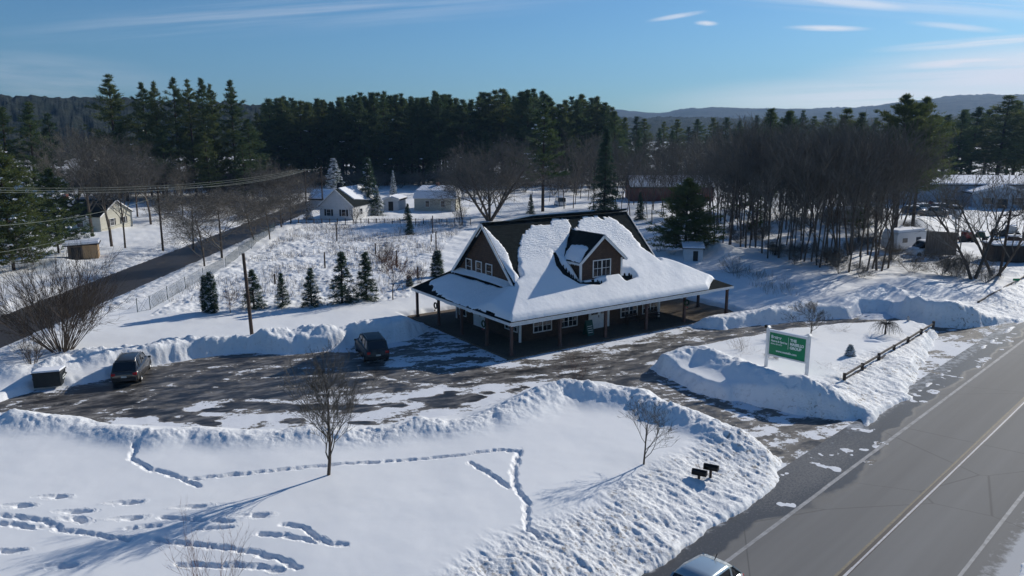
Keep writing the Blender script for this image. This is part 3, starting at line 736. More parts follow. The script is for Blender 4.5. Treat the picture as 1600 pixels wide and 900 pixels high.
dt.bar((8.65, 2.47, 5.95), (11.25, 2.47, 8.12), .06, .22, M['white']); dt.bar((13.85, 2.47, 5.95), (11.25, 2.47, 8.12), .06, .22, M['white'])
dt.bar((8.62, 2.5, 5.96), (8.62, 4.7, 5.96), .05, .17, M['white']); dt.bar((13.88, 2.5, 5.96), (13.88, 4.7, 5.96), .05, .17, M['white'])
for s0 in (9.0, 13.5): dt.box(s0 - .09, s0 + .09, DM - .05, DM + .09, 4.3, 6.1, M['white'])
dt.build('dormer_trim', dor)
window(dor, 'n', DM, 10.35, 12.2, 4.72, 6.05, 2, 2, 2)
def snow_patch(name, parent, s0, s1, n0, n1, zf, maskf, thick, res=.09, thin=None, jump=.5):
    su = np.arange(s0, s1 + res / 2, res); nu = np.arange(n0, n1 + res / 2, res)
    SS, NN = np.meshgrid(su, nu, indexing='ij')
    m = maskf(SS, NN); t = thick(SS, NN, m)
    Z = zf(SS, NN) + t
    ii = np.arange(SS.size).reshape(SS.shape)
    q = np.stack([ii[:-1, :-1], ii[1:, :-1], ii[1:, 1:], ii[:-1, 1:]], -1)
    zz = np.stack([Z[:-1, :-1], Z[1:, :-1], Z[1:, 1:], Z[:-1, 1:]], -1)
    tt = np.stack([t[:-1, :-1], t[1:, :-1], t[1:, 1:], t[:-1, 1:]], -1)
    ok = (zz.max(-1) - zz.min(-1) < jump) & (tt.max(-1) > .0)
    q = q[ok]; used, inv = np.unique(q, return_inverse=True)
    Vv = np.stack([SS.ravel(), NN.ravel(), Z.ravel()], -1)[used]
    th_ = (thin(SS, NN) if thin else SS * 0).ravel()[used]
    return link(name, mesh_np(name, Vv, inv.reshape(-1, 4), [M['roof_snow']], smooth=True, attrs={'thin': th_}), parent)
FRONT = [(.12, .04), (21.6, .04), (22.6, .7), (24.0, 1.4), (24.6, 3), (24.7, 15.8), (18.75, 15.8), (18.75, 3.6), (18.4, 4.2), (17.9, 5.0), (17.55, 5.8), (17.4, 6.9), (16.9, 7.45), (15.7, 7.72),
         (14.3, 7.9), (13.2, 7.8), (12.5, 7.45), (12.1, 7.0), (11.5, 7.05), (11.6, 7.75), (11.2, 7.95), (10.6, 8.0), (10.0, 7.9), (9.5, 7.5), (9.1, 7.5), (8.2, 7.5), (7.2, 7.3), (6.1, 7.0),
         (5.0, 6.2), (4.3, 5.4), (3.75, 4.5), (3.5, 3.7), (2.45, 3.3), (2.45, 14.3), (1.9, 14.9), (1.1, 14.5), (.5, 13.2), (.12, 11.5)]
FRONTL = [(.12, .04), (6, .04), (6, 14.9), (1.9, 14.9), (1.1, 14.5), (.5, 13.2), (.12, 11.5)]
STRIP = [(2.52, 7.85), (2.9, 7.4), (3.3, 6.7), (3.55, 5.9), (3.55, 5.1), (3.35, 4.3), (3.45, 3.5), (2.52, 3.1)]
TRENCH = [(8.0, 5.3), (7.55, 4.3), (7.7, 3.3), (8.5, 2.45), (10.3, 2.1), (11.0, 2.3), (10.6, 2.6), (9.0, 2.75), (8.45, 3.4), (8.15, 4.4), (8.35, 5.3)]
HOLE = [(8.95, 2.82), (13.55, 2.82), (13.55, 5.0), (11.25, 7.05), (8.95, 5.0)]
TR2 = [(13.4, 2.1), (14.6, 2.3), (14.5, 2.7), (13.6, 2.9), (13.3, 2.6)]
def zf_main(s, n):
    sk = np.minimum(np.minimum(2.75 + .6 * n, 2.75 + .6 * (16 - n)), np.minimum(2.75 + .597 * s, 2.75 + .39 * (NW - s)))
    mn = np.minimum(f_front(n), f_front(16 - n))
    inr = (s > GS0 + .02) & (s < GS1 - .02)
    blend = ss(2.2, 3.4, n) * inr
    soft = np.where(n < 3.6, sk * (1 - blend) + np.maximum(sk, mn) * blend, mn)
    soft = np.where(n < 3.2, np.maximum(soft, np.where(inr, f_front(n), 0)), soft)
    return np.where(inr, soft, sk)
def m_main(s, n):
    w_ = (fbm(s, n, .8, 4, 3) - .5) * .7 * ss(3, 5, n) + (fbm(s, n, .22, 2, 7) - .5) * .25 * ss(4, 5.5, n)
    d = np.where(s < GS0 + .02, -sdf(s, n, FRONTL), -sdf(s, n, FRONT)) + w_
    d = np.maximum(d, -sdf(s, n, STRIP) + w_ * .4)
    h = np.minimum(np.minimum(sdf(s, n, TRENCH) + w_ * .3, sdf(s, n, HOLE)), sdf(s, n, TR2))
    return np.minimum(d, h)
def t_main(s, n, m):
    thick = .27 * (1 - ss(3.2, 5.6, n)) + .045
    sm = np.exp(-((n - 3.3) / 1.3) ** 2) * .26               # snow fills the bend of the roof
    t = (thick + sm + (fbm(s, n, 2.6, 2, 9) - .5) * .09) * np.clip(ss(-.02, .38, m) ** .5, 0, 1)
    dn = .05 * fbm(s * .45, n, .5, 3, 15) * ss(4.6, 5.6, n)
    return np.where(m > -.02, t + dn - .01, -.3)
snow_patch('roof_snow', house, 0, NW, 0, 16, zf_main, m_main, t_main, thin=lambda s, n: ss(4.2, 5.6, n) * (n < 8))
def zf_l(s, n): return 2.75 + .597 * s
snow_patch('roof_snow', house, 2.38, 3.04, 3.3, 13, zf_l, lambda s, n: s * 0 + 1, lambda s, n, m: .30 + .06 * ss(9.5, 8, np.abs(n - 8) + 6) + (fbm(s, n, 1.2, 2, 4) - .5) * .08)
def zf_d(s, n): return 6.05 + (s - 8.65) * .8346
DS = [(8.72, 2.62), (10.0, 3.0), (10.15, 4.2), (10.0, 5.3), (9.4, 5.2), (8.72, 4.75)]
snow_patch('dormer_snow', dor, 8.7, 10.5, 2.55, 5.8, zf_d, lambda s, n: -sdf(s, n, DS) + (fbm(s, n, .4, 3, 8) - .5) * .25, lambda s, n, m: np.where(m > -.02, .16 * ss(-.02, .4, m), -.3), res=.06)
def zf_d2(s, n): return 6.05 + (13.85 - s) * .8346
snow_patch('dormer_snow', dor, 11.4, 13.8, 2.6, 6.4, zf_d2, lambda s, n: np.minimum(6.8 - (s - 11.25) * .87 - n, 1.), lambda s, n, m: np.where(m > 0, .16 * ss(0, .3, m), -.3), res=.08)
pf = MB()
pf.prism([(-.35, -.3), (NW + .3, -.3), (NW + 1.1, 1.2), (NW + 1.0, 16.3), (-.35, 16.3)], .0, .11, M['pavers'])
o = pf.build('patio'); o.location = (HX, HY, 0); o.rotation_euler = (0, 0, HA); tag(o, kind='structure')
def post(s, n, nm='porch_post'):
    b = MB(); b.box(s - .10, s + .10, n - .10, n + .10, .11, 2.58, M['brown_post'])
    b.box(s - .14, s + .14, n - .14, n + .14, .11, .24, M['brown_post']); b.box(s - .14, s + .14, n - .14, n + .14, 2.36, 2.5, M['brown_post'])
    b.build('porch_post', house)
PS = [.35, 5.0, 9.7, 14.3, 18.9, 24.45]; PN = [3.8, 7.7, 11.6, 15.6]
for s in PS: post(s, .35)
for n in PN: post(.35, n); post(24.45, n)
bm_ = MB(); bm_.bar((.35, .35, 2.52), (24.45, .35, 2.52), .14, .16, M['brown_post']); bm_.bar((.35, .35, 2.515), (.35, 15.6, 2.515), .14, .16, M['brown_post'])
bm_.bar((24.45, .35, 2.515), (24.45, 15.6, 2.515), .14, .16, M['brown_post']); bm_.build('porch_beam', house)
def ring(name, c, r, t, m, loc, rz, label, cat, group=None):
    b = MB(); pts = [(0, r * math.cos(a), r * math.sin(a)) for a in np.linspace(0, 2 * math.pi, 17)]
    b.tube([(p[0], p[1], p[2]) for p in pts], t, 6, m, cap=False)
    e = empty(name, loc, rz, label, cat, group); b.build('garland', e)
    bw = MB(); bw.add([(.03, 0, -r - .04), (.08, .14, -r - .2), (.08, .05, -r - .24), (.08, -.05, -r - .24), (.08, -.14, -r - .2)], [(0, 1, 2), (0, 3, 4), (0, 2, 3)], M['car_red'])
    bw.build('bow', e)
ring('wreath', 0, .24, .07, M['needle3'], hw(.05, 11.6, 1.9), HA + R(180), 'green wreath with red bow on the third post left of the porch corner', 'wreath', 'wreaths hung on the porch posts')
ring('wreath', 0, .24, .07, M['needle3'], hw(.05, 3.8, 1.9), HA + R(180), 'green wreath with red bow on the first post left of the porch corner', 'wreath', 'wreaths hung on the porch posts')
ring('wreath', 0, .24, .07, M['needle3'], hw(18.9, .1, 1.9), HA - R(90), 'green wreath with red bow on the front post near the open right porch end', 'wreath', 'wreaths hung on the porch posts')
# folding board sign, bench and urn on the porch
e = empty('board_sign', hw(9.05, 1.7, .11), HA, 'green folding board sign standing left of the white front doors', 'sign')
b = MB(); b.bar((0, -.32, 0), (0, 0, 1.25), .72, .04, M['green_dark'], up=(0, 1, 0)); b.build('front_panel', e)
b = MB(); b.bar((0, .32, 0), (0, 0.02, 1.25), .72, .04, M['green_dark'], up=(0, 1, 0)); b.build('rear_panel', e)
b = MB(); b.bar((0, -.30, .02), (0, -.27, .12), .6, .045, M['letter'], up=(0, 1, 0)); b.bar((0, -.06, .96), (0, -.025, 1.10), .56, .05, M['letter'], up=(0, 1, 0))
for k in range(4): b.bar((0, -.26 + .045 * k, .24 + .17 * k), (0, -.252 + .045 * k, .275 + .17 * k), .5, .05, M['letter'], up=(0, 1, 0))
b.build('lettering', e)
def bench(loc, rz, label):
    e = empty('porch_bench', loc, rz, label, 'bench', 'benches against the porch wall')
    b = MB(); [b.box(-.7, .7, .05 + .13 * k, .15 + .13 * k, .42, .45, M['darkwood']) for k in range(4)]; b.build('seat', e)
    b = MB(); [b.box(-.7, .7, .56, .60, .52 + .12 * k, .61 + .12 * k, M['darkwood']) for k in range(3)]; b.build('backrest', e)
    for sx in (-.62, .62):
        b = MB(); b.box(sx - .03, sx + .03, .06, .12, 0, .6, M['darkwood']); b.box(sx - .03, sx + .03, .5, .56, 0, .88, M['darkwood']); b.box(sx - .035, sx + .035, .04, .56, .6, .64, M['darkwood']); b.build('leg', e)
bench(hw(14.7, 2.1, .11), HA, 'dark wooden bench under the porch window right of the front doors')
bench(hw(17.2, 2.1, .11), HA, 'dark wooden bench under the rightmost porch window')

# ------------------------------------------------------------------ vegetation
def tubes_np(A, B, ra, rb, n=3):
    """tapered n-sided tubes from A to B (k,3)"""
    A = np.asarray(A, float); B = np.asarray(B, float); D = B - A
    D /= np.linalg.norm(D, axis=1, keepdims=True) + 1e-9
    up = np.where(np.abs(D[:, 2:3]) < .9, [[0, 0, 1.]], [[1., 0, 0]])
    U = np.cross(D, up); U /= np.linalg.norm(U, axis=1, keepdims=True); W = np.cross(D, U)
    k = len(A); vs = []
    for P, r in ((A, ra), (B, rb)):
        for q in range(n):
            t = 2 * math.pi * q / n
            vs.append(P + (U * math.cos(t) + W * math.sin(t)) * np.asarray(r)[:, None])
    V = np.stack(vs, 1).reshape(-1, 3)
    o = (np.arange(k) * 2 * n)[:, None]
    Fq = [np.concatenate([o + q, o + (q + 1) % n, o + n + (q + 1) % n, o + n + q], 1) for q in range(n)]
    return V, np.concatenate(Fq, 0)
def leaves_np(C, D, L, Wd, rg):
    """thin triangles as needle tufts: centre, direction, length, width"""
    D = D / (np.linalg.norm(D, axis=1, keepdims=True) + 1e-9)
    T = rg.normal(size=C.shape); U = np.cross(D, T); U /= np.linalg.norm(U, axis=1, keepdims=True) + 1e-9
    V = np.stack([C - U * Wd[:, None] * .5, C + U * Wd[:, None] * .5, C + D * L[:, None]], 1).reshape(-1, 3)
    return V, np.arange(len(V)).reshape(-1, 3)
def q2t(q): return np.concatenate([q[:, [0, 1, 2]], q[:, [0, 2, 3]]], 0)
def join_tri(parts, mats):
    """parts: list of (V, tris or quads, material index)"""
    Vs, Fs, Ms, o = [], [], [], 0
    for V, Fc, mi in parts:
        if Fc.shape[1] == 4: Fc = q2t(Fc)
        Vs.append(V); Fs.append(Fc + o); Ms.append(np.full(len(Fc), mi)); o += len(V)
    return np.concatenate(Vs), np.concatenate(Fs), np.concatenate(Ms), mats
def pine(seed, h=26., *a, **k): return norm(_pine(seed, h, *a, **k), h)
def _pine(seed, h=26., rad=4.2, cb=.35, nb=110, leaf=.75, needle='needle', snow=0., kind='white', dens=1., two=True):
    """returns (trunk mesh, crown mesh); a conifer of height h"""
    rg = np.random.default_rng(seed)
    lean = rg.normal(size=2) * .012 * h
    def axis(t): return np.stack([lean[0] * t ** 2, lean[1] * t ** 2, h * t], -1)
    tt = np.linspace(0, .985, 9)
    P = axis(tt); r0 = h * .0135
    rr_ = r0 * (1 - tt) ** .8 + .03
    parts_t = [(*tubes_np(P[:-1], P[1:], rr_[:-1], rr_[1:], 6), 0)]
    A, B, ra, rb, C, D, Ls, SC = [], [], [], [], [], [], [], []
    for i in range(nb):
        t = cb + (1 - cb) * (i + rg.random()) / nb
        if kind == 'white':
            nwh = max(8, int((1 - cb) / .036)); t = cb + (1 - cb) * min(.985, (math.floor((t - cb) / (1 - cb) * nwh) + .5 + rg.normal() * .28) / nwh)
        u = (t - cb) / (1 - cb)
        if kind == 'white':
            pr = ((1 - max(0, u)) ** .72 * (.60 + .40 * math.sin(min(1, u * 2.6 + .35) * math.pi / 2)) + .05) * rg.choice([.4, .65, .85, 1.0, 1.25]) * min(1, (1 - max(0, u)) * 4.5 + .12)
            el = R(rg.uniform(-8, 12) + 20 * max(0, u) ** 2)
        elif kind == 'spruce':
            pr = (1 - u) ** .92 * rg.uniform(.82, 1.08) + .03; el = R(rg.uniform(-20, -4) + 30 * u)
        else:
            pr = math.sqrt(max(0, 1 - u ** 2.2)) * rg.uniform(.85, 1.05) * (.7 + .3 * min(1, u * 5)); el = R(35 + 30 * u)
        L = rad * pr; az = rg.uniform(0, 2 * math.pi)
        d = np.array([math.cos(az) * math.cos(el), math.sin(az) * math.cos(el), math.sin(el)])
        a = axis(np.array(t)); droop = (.20 if kind == 'white' else -.06) * L
        K = 4; pts = [a + d * L * k / K + np.array([0, 0, droop * (k / K) ** 2]) for k in range(K + 1)]
        br = max(.018, .011 * L)
        for k in range(K): A.append(pts[k]); B.append(pts[k + 1]); ra.append(br * (1 - k / K * .8)); rb.append(br * (1 - (k + 1) / K * .8))
        nc = max(3, int((4 + L * (3.1 if kind == 'white' else 3.0)) * dens))
        side = np.array([-math.sin(az), math.cos(az), 0])
        for c in range(nc):
            f = rg.uniform(.25 if kind == 'white' else .05, 1.03) ** .8
            wd = (1 - abs(f - .6) * 1.1) * L * .30
            p = a + d * L * f + np.array([0, 0, droop * f * f]) + side * rg.normal() * wd * .75 + np.array([0, 0, rg.normal() * (.022 if kind == 'white' else .05) * L])
            ml = 9 if kind == 'white' else 8
            dd = d * .7 + side * rg.normal(size=(ml, 1)) * .7 + np.array([0, 0, .45 if kind == 'white' else -.15]) + rg.normal(size=(ml, 3)) * .45
            C.append(p + rg.normal(size=(ml, 3)) * leaf * (np.array([.34, .34, .10]) if kind == 'white' else np.array([.28, .28, .2]))); D.append(dd); Ls.append(rg.uniform(.6, 1.15, ml) * leaf)
            SC.append(np.full(ml, rg.random() < snow))
    bt = tubes_np(A, B, ra, rb, 3)
    C = np.concatenate(C); D = np.concatenate(D); Ls = np.concatenate(Ls); SC = np.concatenate(SC)
    g = ~SC
    parts_c = [(*bt, 0), (*leaves_np(C[g], D[g], Ls[g], Ls[g] * .20, rg), 1)]
    if SC.any():
        D2 = D[SC].copy(); D2[:, 2] *= .15
        parts_c.append((*leaves_np(C[SC] + [0, 0, .12 * leaf], D2, Ls[SC] * .75, Ls[SC] * .4, rg), 2))
    if two:
        a = join_tri(parts_t, [M['pine_bark']]); c = join_tri(parts_c, [M['pine_bark'], M[needle], M['clump_snow']])
        return (mesh_np('trunk', a[0], a[1], a[3], a[2]), mesh_np('crown', c[0], c[1], c[3], c[2]))
    a = join_tri(parts_t + [(v, f, 0 if i == 0 else i) for (v, f, i) in parts_c], [M['pine_bark'], M[needle], M['clump_snow']])
    return (mesh_np('pine_tree', a[0], a[1], a[3], a[2]), None)
def bare(seed, h=14., *a, **k): return norm(_bare(seed, h, *a, **k), h)
def _bare(seed, h=14., spread=.8, trunk=.3, levels=4, kids_=(7, 6, 6, 5), up=.5, twig=.022, r0=None, fork=0, mat_='twig', two=True, snow=0.):
    """leafless broadleaf tree. trunk: clear fraction of the height"""
    rg = np.random.default_rng(seed)
    seg = {0: [[], [], [], []], 1: [[], [], [], []]}
    r0 = r0 or h * .013
    def add(k, a, b, ra_, rb_): s = seg[k]; s[0].append(a); s[1].append(b); s[2].append(ra_); s[3].append(rb_)
    def grow(p, d, L, r, lev):
        n = 4 if lev < 2 else (3 if lev == 2 else 2)
        pts = [p]; ds = [d]
        for k in range(n):
            d = d + rg.normal(size=3) * (.05 if lev == 0 else .17); d[2] += up * (.06 if lev < 2 else .03); d = d / np.linalg.norm(d)
            p = p + d * L / n; pts.append(p); ds.append(d)
        taper = .45 if lev == 0 else .3
        for k in range(n):
            a, b_ = r * (1 - (1 - taper) * k / n), r * (1 - (1 - taper) * (k + 1) / n)
            add(0 if lev == 0 else 1, pts[k], pts[k + 1], max(a, twig * .8), max(b_, twig * .6))
        if lev >= levels: return
        c = kids_[lev]
        for j in range(c):
            lo = trunk / max(.01, (L / h)) if lev == 0 else .25
            f = min(.98, lo + (1 - lo) * (j + rg.random()) / c)
            k = min(n - 1, int(f * n)); q = pts[k] + (pts[k + 1] - pts[k]) * (f * n - k)
            az = rg.uniform(0, 2 * math.pi); ax = ds[k + 1]
            t = np.array([math.cos(az), math.sin(az), 0.]) if lev == 0 else rg.normal(size=3)
            t = t - ax * t.dot(ax); t /= np.linalg.norm(t) + 1e-9
            sp = spread * rg.uniform(.7, 1.2)
            nd_ = ax * (1 - .35 * sp) + t * sp; nd_[2] += up * .35; nd_ /= np.linalg.norm(nd_)
            LL = L * (rg.uniform(.48, .78) if lev else rg.uniform(.45, .62) * (1.25 - .5 * f)) * (1 - .25 * f * (lev > 0))
            grow(q, nd_, LL, max(r * (1 - .6 * f) * .6, twig), lev + 1)
    if fork:
        for j in range(fork):
            az = 2 * math.pi * j / fork + rg.uniform(-.4, .4); d = np.array([math.cos(az) * spread * .8, math.sin(az) * spread * .8, 1.]); d /= np.linalg.norm(d)
            grow(np.array([math.cos(az) * r0 * .3, math.sin(az) * r0 * .3, 0.]), d, h * rg.uniform(.7, .95), r0 * .7, 0)
    else: grow(np.array([0, 0, -.1]), np.array([rg.normal() * .03, rg.normal() * .03, 1.]), h * .9, r0, 0)
    out = []
    t0 = tubes_np(*[np.array(q) for q in seg[0]], 6); c0 = tubes_np(*[np.array(q) for q in seg[1]], 3)
    parts_c = [(*c0, 0)]
    if snow:
        A, B, ra_, rb_ = [np.array(q) for q in seg[1]]
        k = rg.random(len(A)) < snow
        parts_c.append((*tubes_np(A[k] + [0, 0, .05], B[k] + [0, 0, .05], ra_[k] + .02, rb_[k] + .02, 3), 1))
    if two:
        a = join_tri([(*t0, 0)], [M['bark']]); c = join_tri(parts_c, [M[mat_], M['clump_snow']])
        return (mesh_np('trunk', a[0], a[1], a[3], a[2]), mesh_np('crown', c[0], c[1], c[3], c[2]))
    a = join_tri([(*t0, 0)] + [(v, f, 1 + i) for v, f, i in parts_c], [M['bark'], M[mat_], M['clump_snow']])
    return (mesh_np('bare_tree', a[0], a[1], a[3], a[2]), None)
def norm(meshes, h):
    top = 0
    arr = []
    for m in meshes:
        if m is None: continue
        a = np.empty(len(m.vertices) * 3, np.float32); m.vertices.foreach_get('co', a); arr.append((m, a)); top = max(top, np.sort(a[2::3])[-max(2, len(a) // 9000)])
    for m, a in arr: a[2::3] *= h / top; m.vertices.foreach_set('co', a); m.update()
    return meshes
def plant(kind, var, loc, label, cat, group=None, sc=1., rz=None, far=False, names=('trunk', 'crown')):
    rz = random.uniform(0, 6.28) if rz is None else rz
    if far or var[1] is None:
        o = link(kind, var[0], None, loc, rz, sc); return tag(o, label, cat, group)
    e = empty(kind, loc, rz, label, cat, group, sc)
    link(names[0], var[0], e); link(names[1], var[1], e)
    return e
def GP(x, y, z=0): p = at(x, y, z); return (p[0], p[1], z)
SN = .4   # snow depth plants stand in

# --- forest pines, each a tree
PV = [pine(100 + i, 26, 5.4, [.12, .3, .2][i % 3], 150, .80, ['needle', 'needle', 'needle2'][i % 3], .002, two=False, dens=.62) for i in range(6)]
PV2 = [pine(120 + i, 26, 4.8, .06, 150, .85, ['needle', 'needle3'][i % 2], .0, two=False, dens=.62) for i in range(3)]
sky_x = [405, 430, 450, 480, 500, 530, 560, 590, 625, 650, 680, 700, 730, 755, 785, 805, 830, 850, 870, 890, 905, 930, 945, 960, 985, 1020, 1060, 1110, 1160, 1200, 1240, 1300, 1350]
sky_y = [176, 153, 150, 160, 152, 156, 148, 143, 148, 152, 144, 148, 158, 142, 139, 150, 136, 146, 158, 152, 146, 148, 158, 168, 180, 178, 184, 182, 182, 168, 170, 172, 172]
def forest_row(n, x0, x1, ya, yb, drop, lab, grp, vs, seed, jitter=6, width=1.0, xs=None):
    rnd = random.Random(seed)
    for i in range(n):
        x = x0 + (x1 - x0) * (i + rnd.uniform(.1, .9)) / n
        y = rnd.uniform(ya, yb); p = GP(x, y)
        top = np.interp(x, sky_x, sky_y) + rnd.uniform(-3, jitter) + drop
        h = hgt(top, p[0], p[1]); k = h / 26.
        plant('pine_tree', rnd.choice(vs), p, lab, 'pine tree', grp, (k * width * rnd.uniform(.85, 1.25), k * width * rnd.uniform(.85, 1.25), k), rnd.uniform(0, 6.28), far=True)
L1 = 'tall dark green pine in the dense forest band behind the two white houses'
forest_row(34, 408, 700, 284, 292, 0, L1, 'pines of the front forest edge', PV, 1)
forest_row(34, 412, 700, 272, 281, -1, 'tall dark pine deep in the forest band behind the white houses', 'pines inside the forest', PV, 2, 8)
forest_row(26, 690, 968, 284, 292, 0, 'tall dark green pine in the forest band behind the shingled building', 'pines behind the shingled building', PV, 3)
forest_row(26, 690, 975, 270, 280, -1, 'tall pine deeper in the forest behind the shingled building', 'pines deeper behind the shingled building', PV, 4, 10)
forest_row(22, 960, 1400, 262, 275, 3, 'pine whose top rises behind the bare grey woods right of centre', 'pines behind the bare woods', PV + PV2, 5, 12, 1.15)
forest_row(16, 960, 1260, 275, 284, 22, 'lower pine standing between the bare woods and the forest', 'lower pines behind the bare woods', PV2, 6, 12)
forest_row(24, 405, 960, 286, 296, 55, 'short shaded pine at the foot of the forest edge', 'short pines at the forest foot', PV2, 8, 30)

forest_row(40, 405, 975, 283, 290, 85, 'low shaded pine at the dark foot of the forest', 'low pines at the forest foot', PV2, 9, 34)
# --- bare woods
BV = [bare(200 + i, 16, .40, .25, 3, (10, 7, 7), .75, .018, r0=.125, two=False, mat_='twig') for i in range(6)]
BV4 = [bare(210 + i, 16, .45, .28, 4, (7, 5, 4, 4), .7, .015, r0=.12, two=False, mat_='twig') for i in range(3)]
UB = None
def woods(n, x0, x1, ya, yb, ta, tb, lab, grp, seed, vs=None, nm='bare_tree', cat='bare tree', edge=None):
    rnd = random.Random(seed)
    for i in range(n):
        x = x0 + (x1 - x0) * (i + rnd.random()) / n; y = rnd.uniform(ya, yb)
        if edge: y = y + edge(x)
        p = GP(x, y, SN * .5)
        h = hgt(rnd.uniform(ta, tb), p[0], p[1]); k = h / 16.
        plant(nm, rnd.choice(vs or (BV + BV4)), p, lab, cat, grp, (k * rnd.uniform(.7, 1.1), k * rnd.uniform(.7, 1.1), k), rnd.uniform(0, 6.28), far=True)
edge_r = lambda x: np.interp(x, [1110, 1170, 1250, 1330, 1420], [-28, -12, 2, 12, 14])
woods(30, 1112, 1392, 404, 416, 176, 224, 'slim leafless grey-brown tree at the front edge of the bare woods', 'leafless trees at the front of the woods', 11, edge=edge_r)
woods(28, 1105, 1400, 376, 396, 170, 222, 'slim leafless tree standing inside the bare woods', 'leafless trees inside the woods', 12, edge=edge_r)
woods(30, 1090, 1420, 335, 365, 180, 215, 'leafless tree far back in the bare woods', 'leafless trees at the back of the woods', 13)
woods(20, 960, 1130, 306, 330, 196, 235, 'leafless grey tree between the red building and the forest', 'leafless trees round the red building', 14)
woods(14, 960, 1110, 335, 350, 232, 262, 'thin leafless tree standing behind the roof of the shingled building', 'thin leafless trees behind the roof', 15)
woods(12, 690, 960, 296, 318, 226, 262, 'leafless grey tree in front of the dark forest behind the shingled building', 'leafless trees before the forest', 16)
woods(10, 870, 960, 300, 330, 190, 230, 'pale leafless tree beside the dark narrow conifer', 'leafless trees by the dark conifer', 17)
woods(14, 235, 470, 296, 318, 236, 275, 'leafless tree beyond the back road below the tall pines', 'leafless trees below the tall pines', 18)
woods(10, 1430, 1600, 283, 290, 205, 240, 'leafless tree behind the pale blue building', 'leafless trees behind the blue building', 19)
BR = [bare(230 + i, 12, .85, .12, 4, (11, 7, 6, 5), .28, .015, two=True, mat_='twig') for i in range(4)]
BTALL = [bare(240 + i, 18, .55, .28, 4, (12, 7, 6, 4), .6, .014, two=True, mat_='twig') for i in range(3)]
def one(kind, var, x, y, top, label, cat, hv, group=None, w=1., z=SN * .6, rz=None):
    p = GP(x, y, z); h = hgt(top, p[0], p[1]) - z; k = h / hv
    return plant(kind, var, p, label, cat, group, (k * w, k * w, k), rz)
BIGR = bare(250, h=17, spread=.80, trunk=.14, levels=4, kids_=(9, 7, 6, 5), up=.20, twig=.014, r0=.42, two=True, fork=5)
one('maple_tree', BIGR, 765, 347, 206, 'broad round leafless tree standing behind the left gable of the shingled building', 'bare tree', 17, w=1.0)
one('bare_tree', BR[1], 722, 343, 262, 'smaller leafless tree left of the broad round one', 'bare tree', 12)
for i, (x, y, t, w_, lb) in enumerate([(302, 392, 286, .9, 'leafless tree at the roadside nearest the wire fence end'), (320, 420, 300, .9, 'low leafless tree leaning by the lower end of the wire fence'), (347, 407, 284, 1.1, 'gnarled leafless tree between the back road and wire fence'),
                                   (398, 378, 285, 1.05, 'leafless tree with crooked limbs beside the back road'), (422, 377, 290, .9, 'reddish-based leafless tree where the back road bends'), (440, 358, 276, 1.1, 'leafless roadside tree farthest up the back road'),
                                   (455, 350, 280, 1.1, 'leafless tree left of the white gabled cottage')]):
    one('roadside_tree', BR[i % 4], x, y, t, lb, 'bare tree', 12, 'leafless trees lining the back road', w_ * 1.2)
for i, (x, y, t, w_, lb) in enumerate([(175, 388, 200, 1., 'tall leafless oak standing left of the cream bungalow'), (196, 391, 225, .8, 'forked leafless tree beside the tall oak near the bungalow'), (145, 372, 190, 1.2, 'widest tall leafless tree above the small tan shed'),
                                       (236, 352, 215, 1.1, 'tall leafless tree behind the cream bungalow'), (120, 350, 205, 1.1, 'tall leafless tree behind the snowy roofs at left'), (215, 340, 235, 1., 'slender leafless tree behind the bungalow chimney'), (285, 340, 250, .9, 'leafless tree across the back road under the tall pines')]):
    one('oak_tree', BTALL[i % 3], x, y, t, lb, 'bare tree', 18, 'tall leafless trees at the left', w_)
woods(12, 0, 130, 300, 335, 200, 240, 'leafless tree behind the big green pine at the left edge', 'leafless trees behind the left pine', 20)
UB = [bare(260 + i, 6, .7, .02, 3, (12, 7, 6), .4, .014, two=False, fork=4) for i in range(3)]
def scrub(n, x0, x1, ya, yb, h0, h1, lab, grp, seed, nm='scrub_bush', edge=None):
    rnd = random.Random(seed)
    for i in range(n):
        x = x0 + (x1 - x0) * (i + rnd.random()) / n; y = rnd.uniform(ya, yb) + (edge(x) if edge else 0); k = rnd.uniform(h0, h1) / 6
        plant(nm, rnd.choice(UB), GP(x, y, SN * .5), lab, 'bush', grp, (k * 1.2, k * 1.2, k), rnd.uniform(0, 6.28), far=True)
scrub(20, 1115, 1400, 372, 412, 1.2, 3, 'twiggy undergrowth bush between the trunks of the bare woods', 'undergrowth bushes in the woods', 31, edge=edge_r)
scrub(12, 1100, 1420, 340, 370, 2, 4, 'twiggy undergrowth bush far back in the bare woods', 'undergrowth bushes deep in the woods', 32)
scrub(26, 95, 470, 300, 318, 5, 9, 'brownish bush below the tall pines across the back road', 'bushes below the tall pines', 33)
scrub(20, 410, 700, 288, 298, 4, 7, 'brownish bush at the foot of the forest behind the houses', 'bushes at the forest foot', 34)
scrub(18, 700, 1100, 292, 310, 4, 7, 'brownish bush below the forest behind the building roof', 'bushes behind the building roof', 35)
scrub(12, 250, 460, 322, 345, 3, 5.5, 'brownish roadside bush between the back road and the pines', 'bushes beyond the back road', 36)
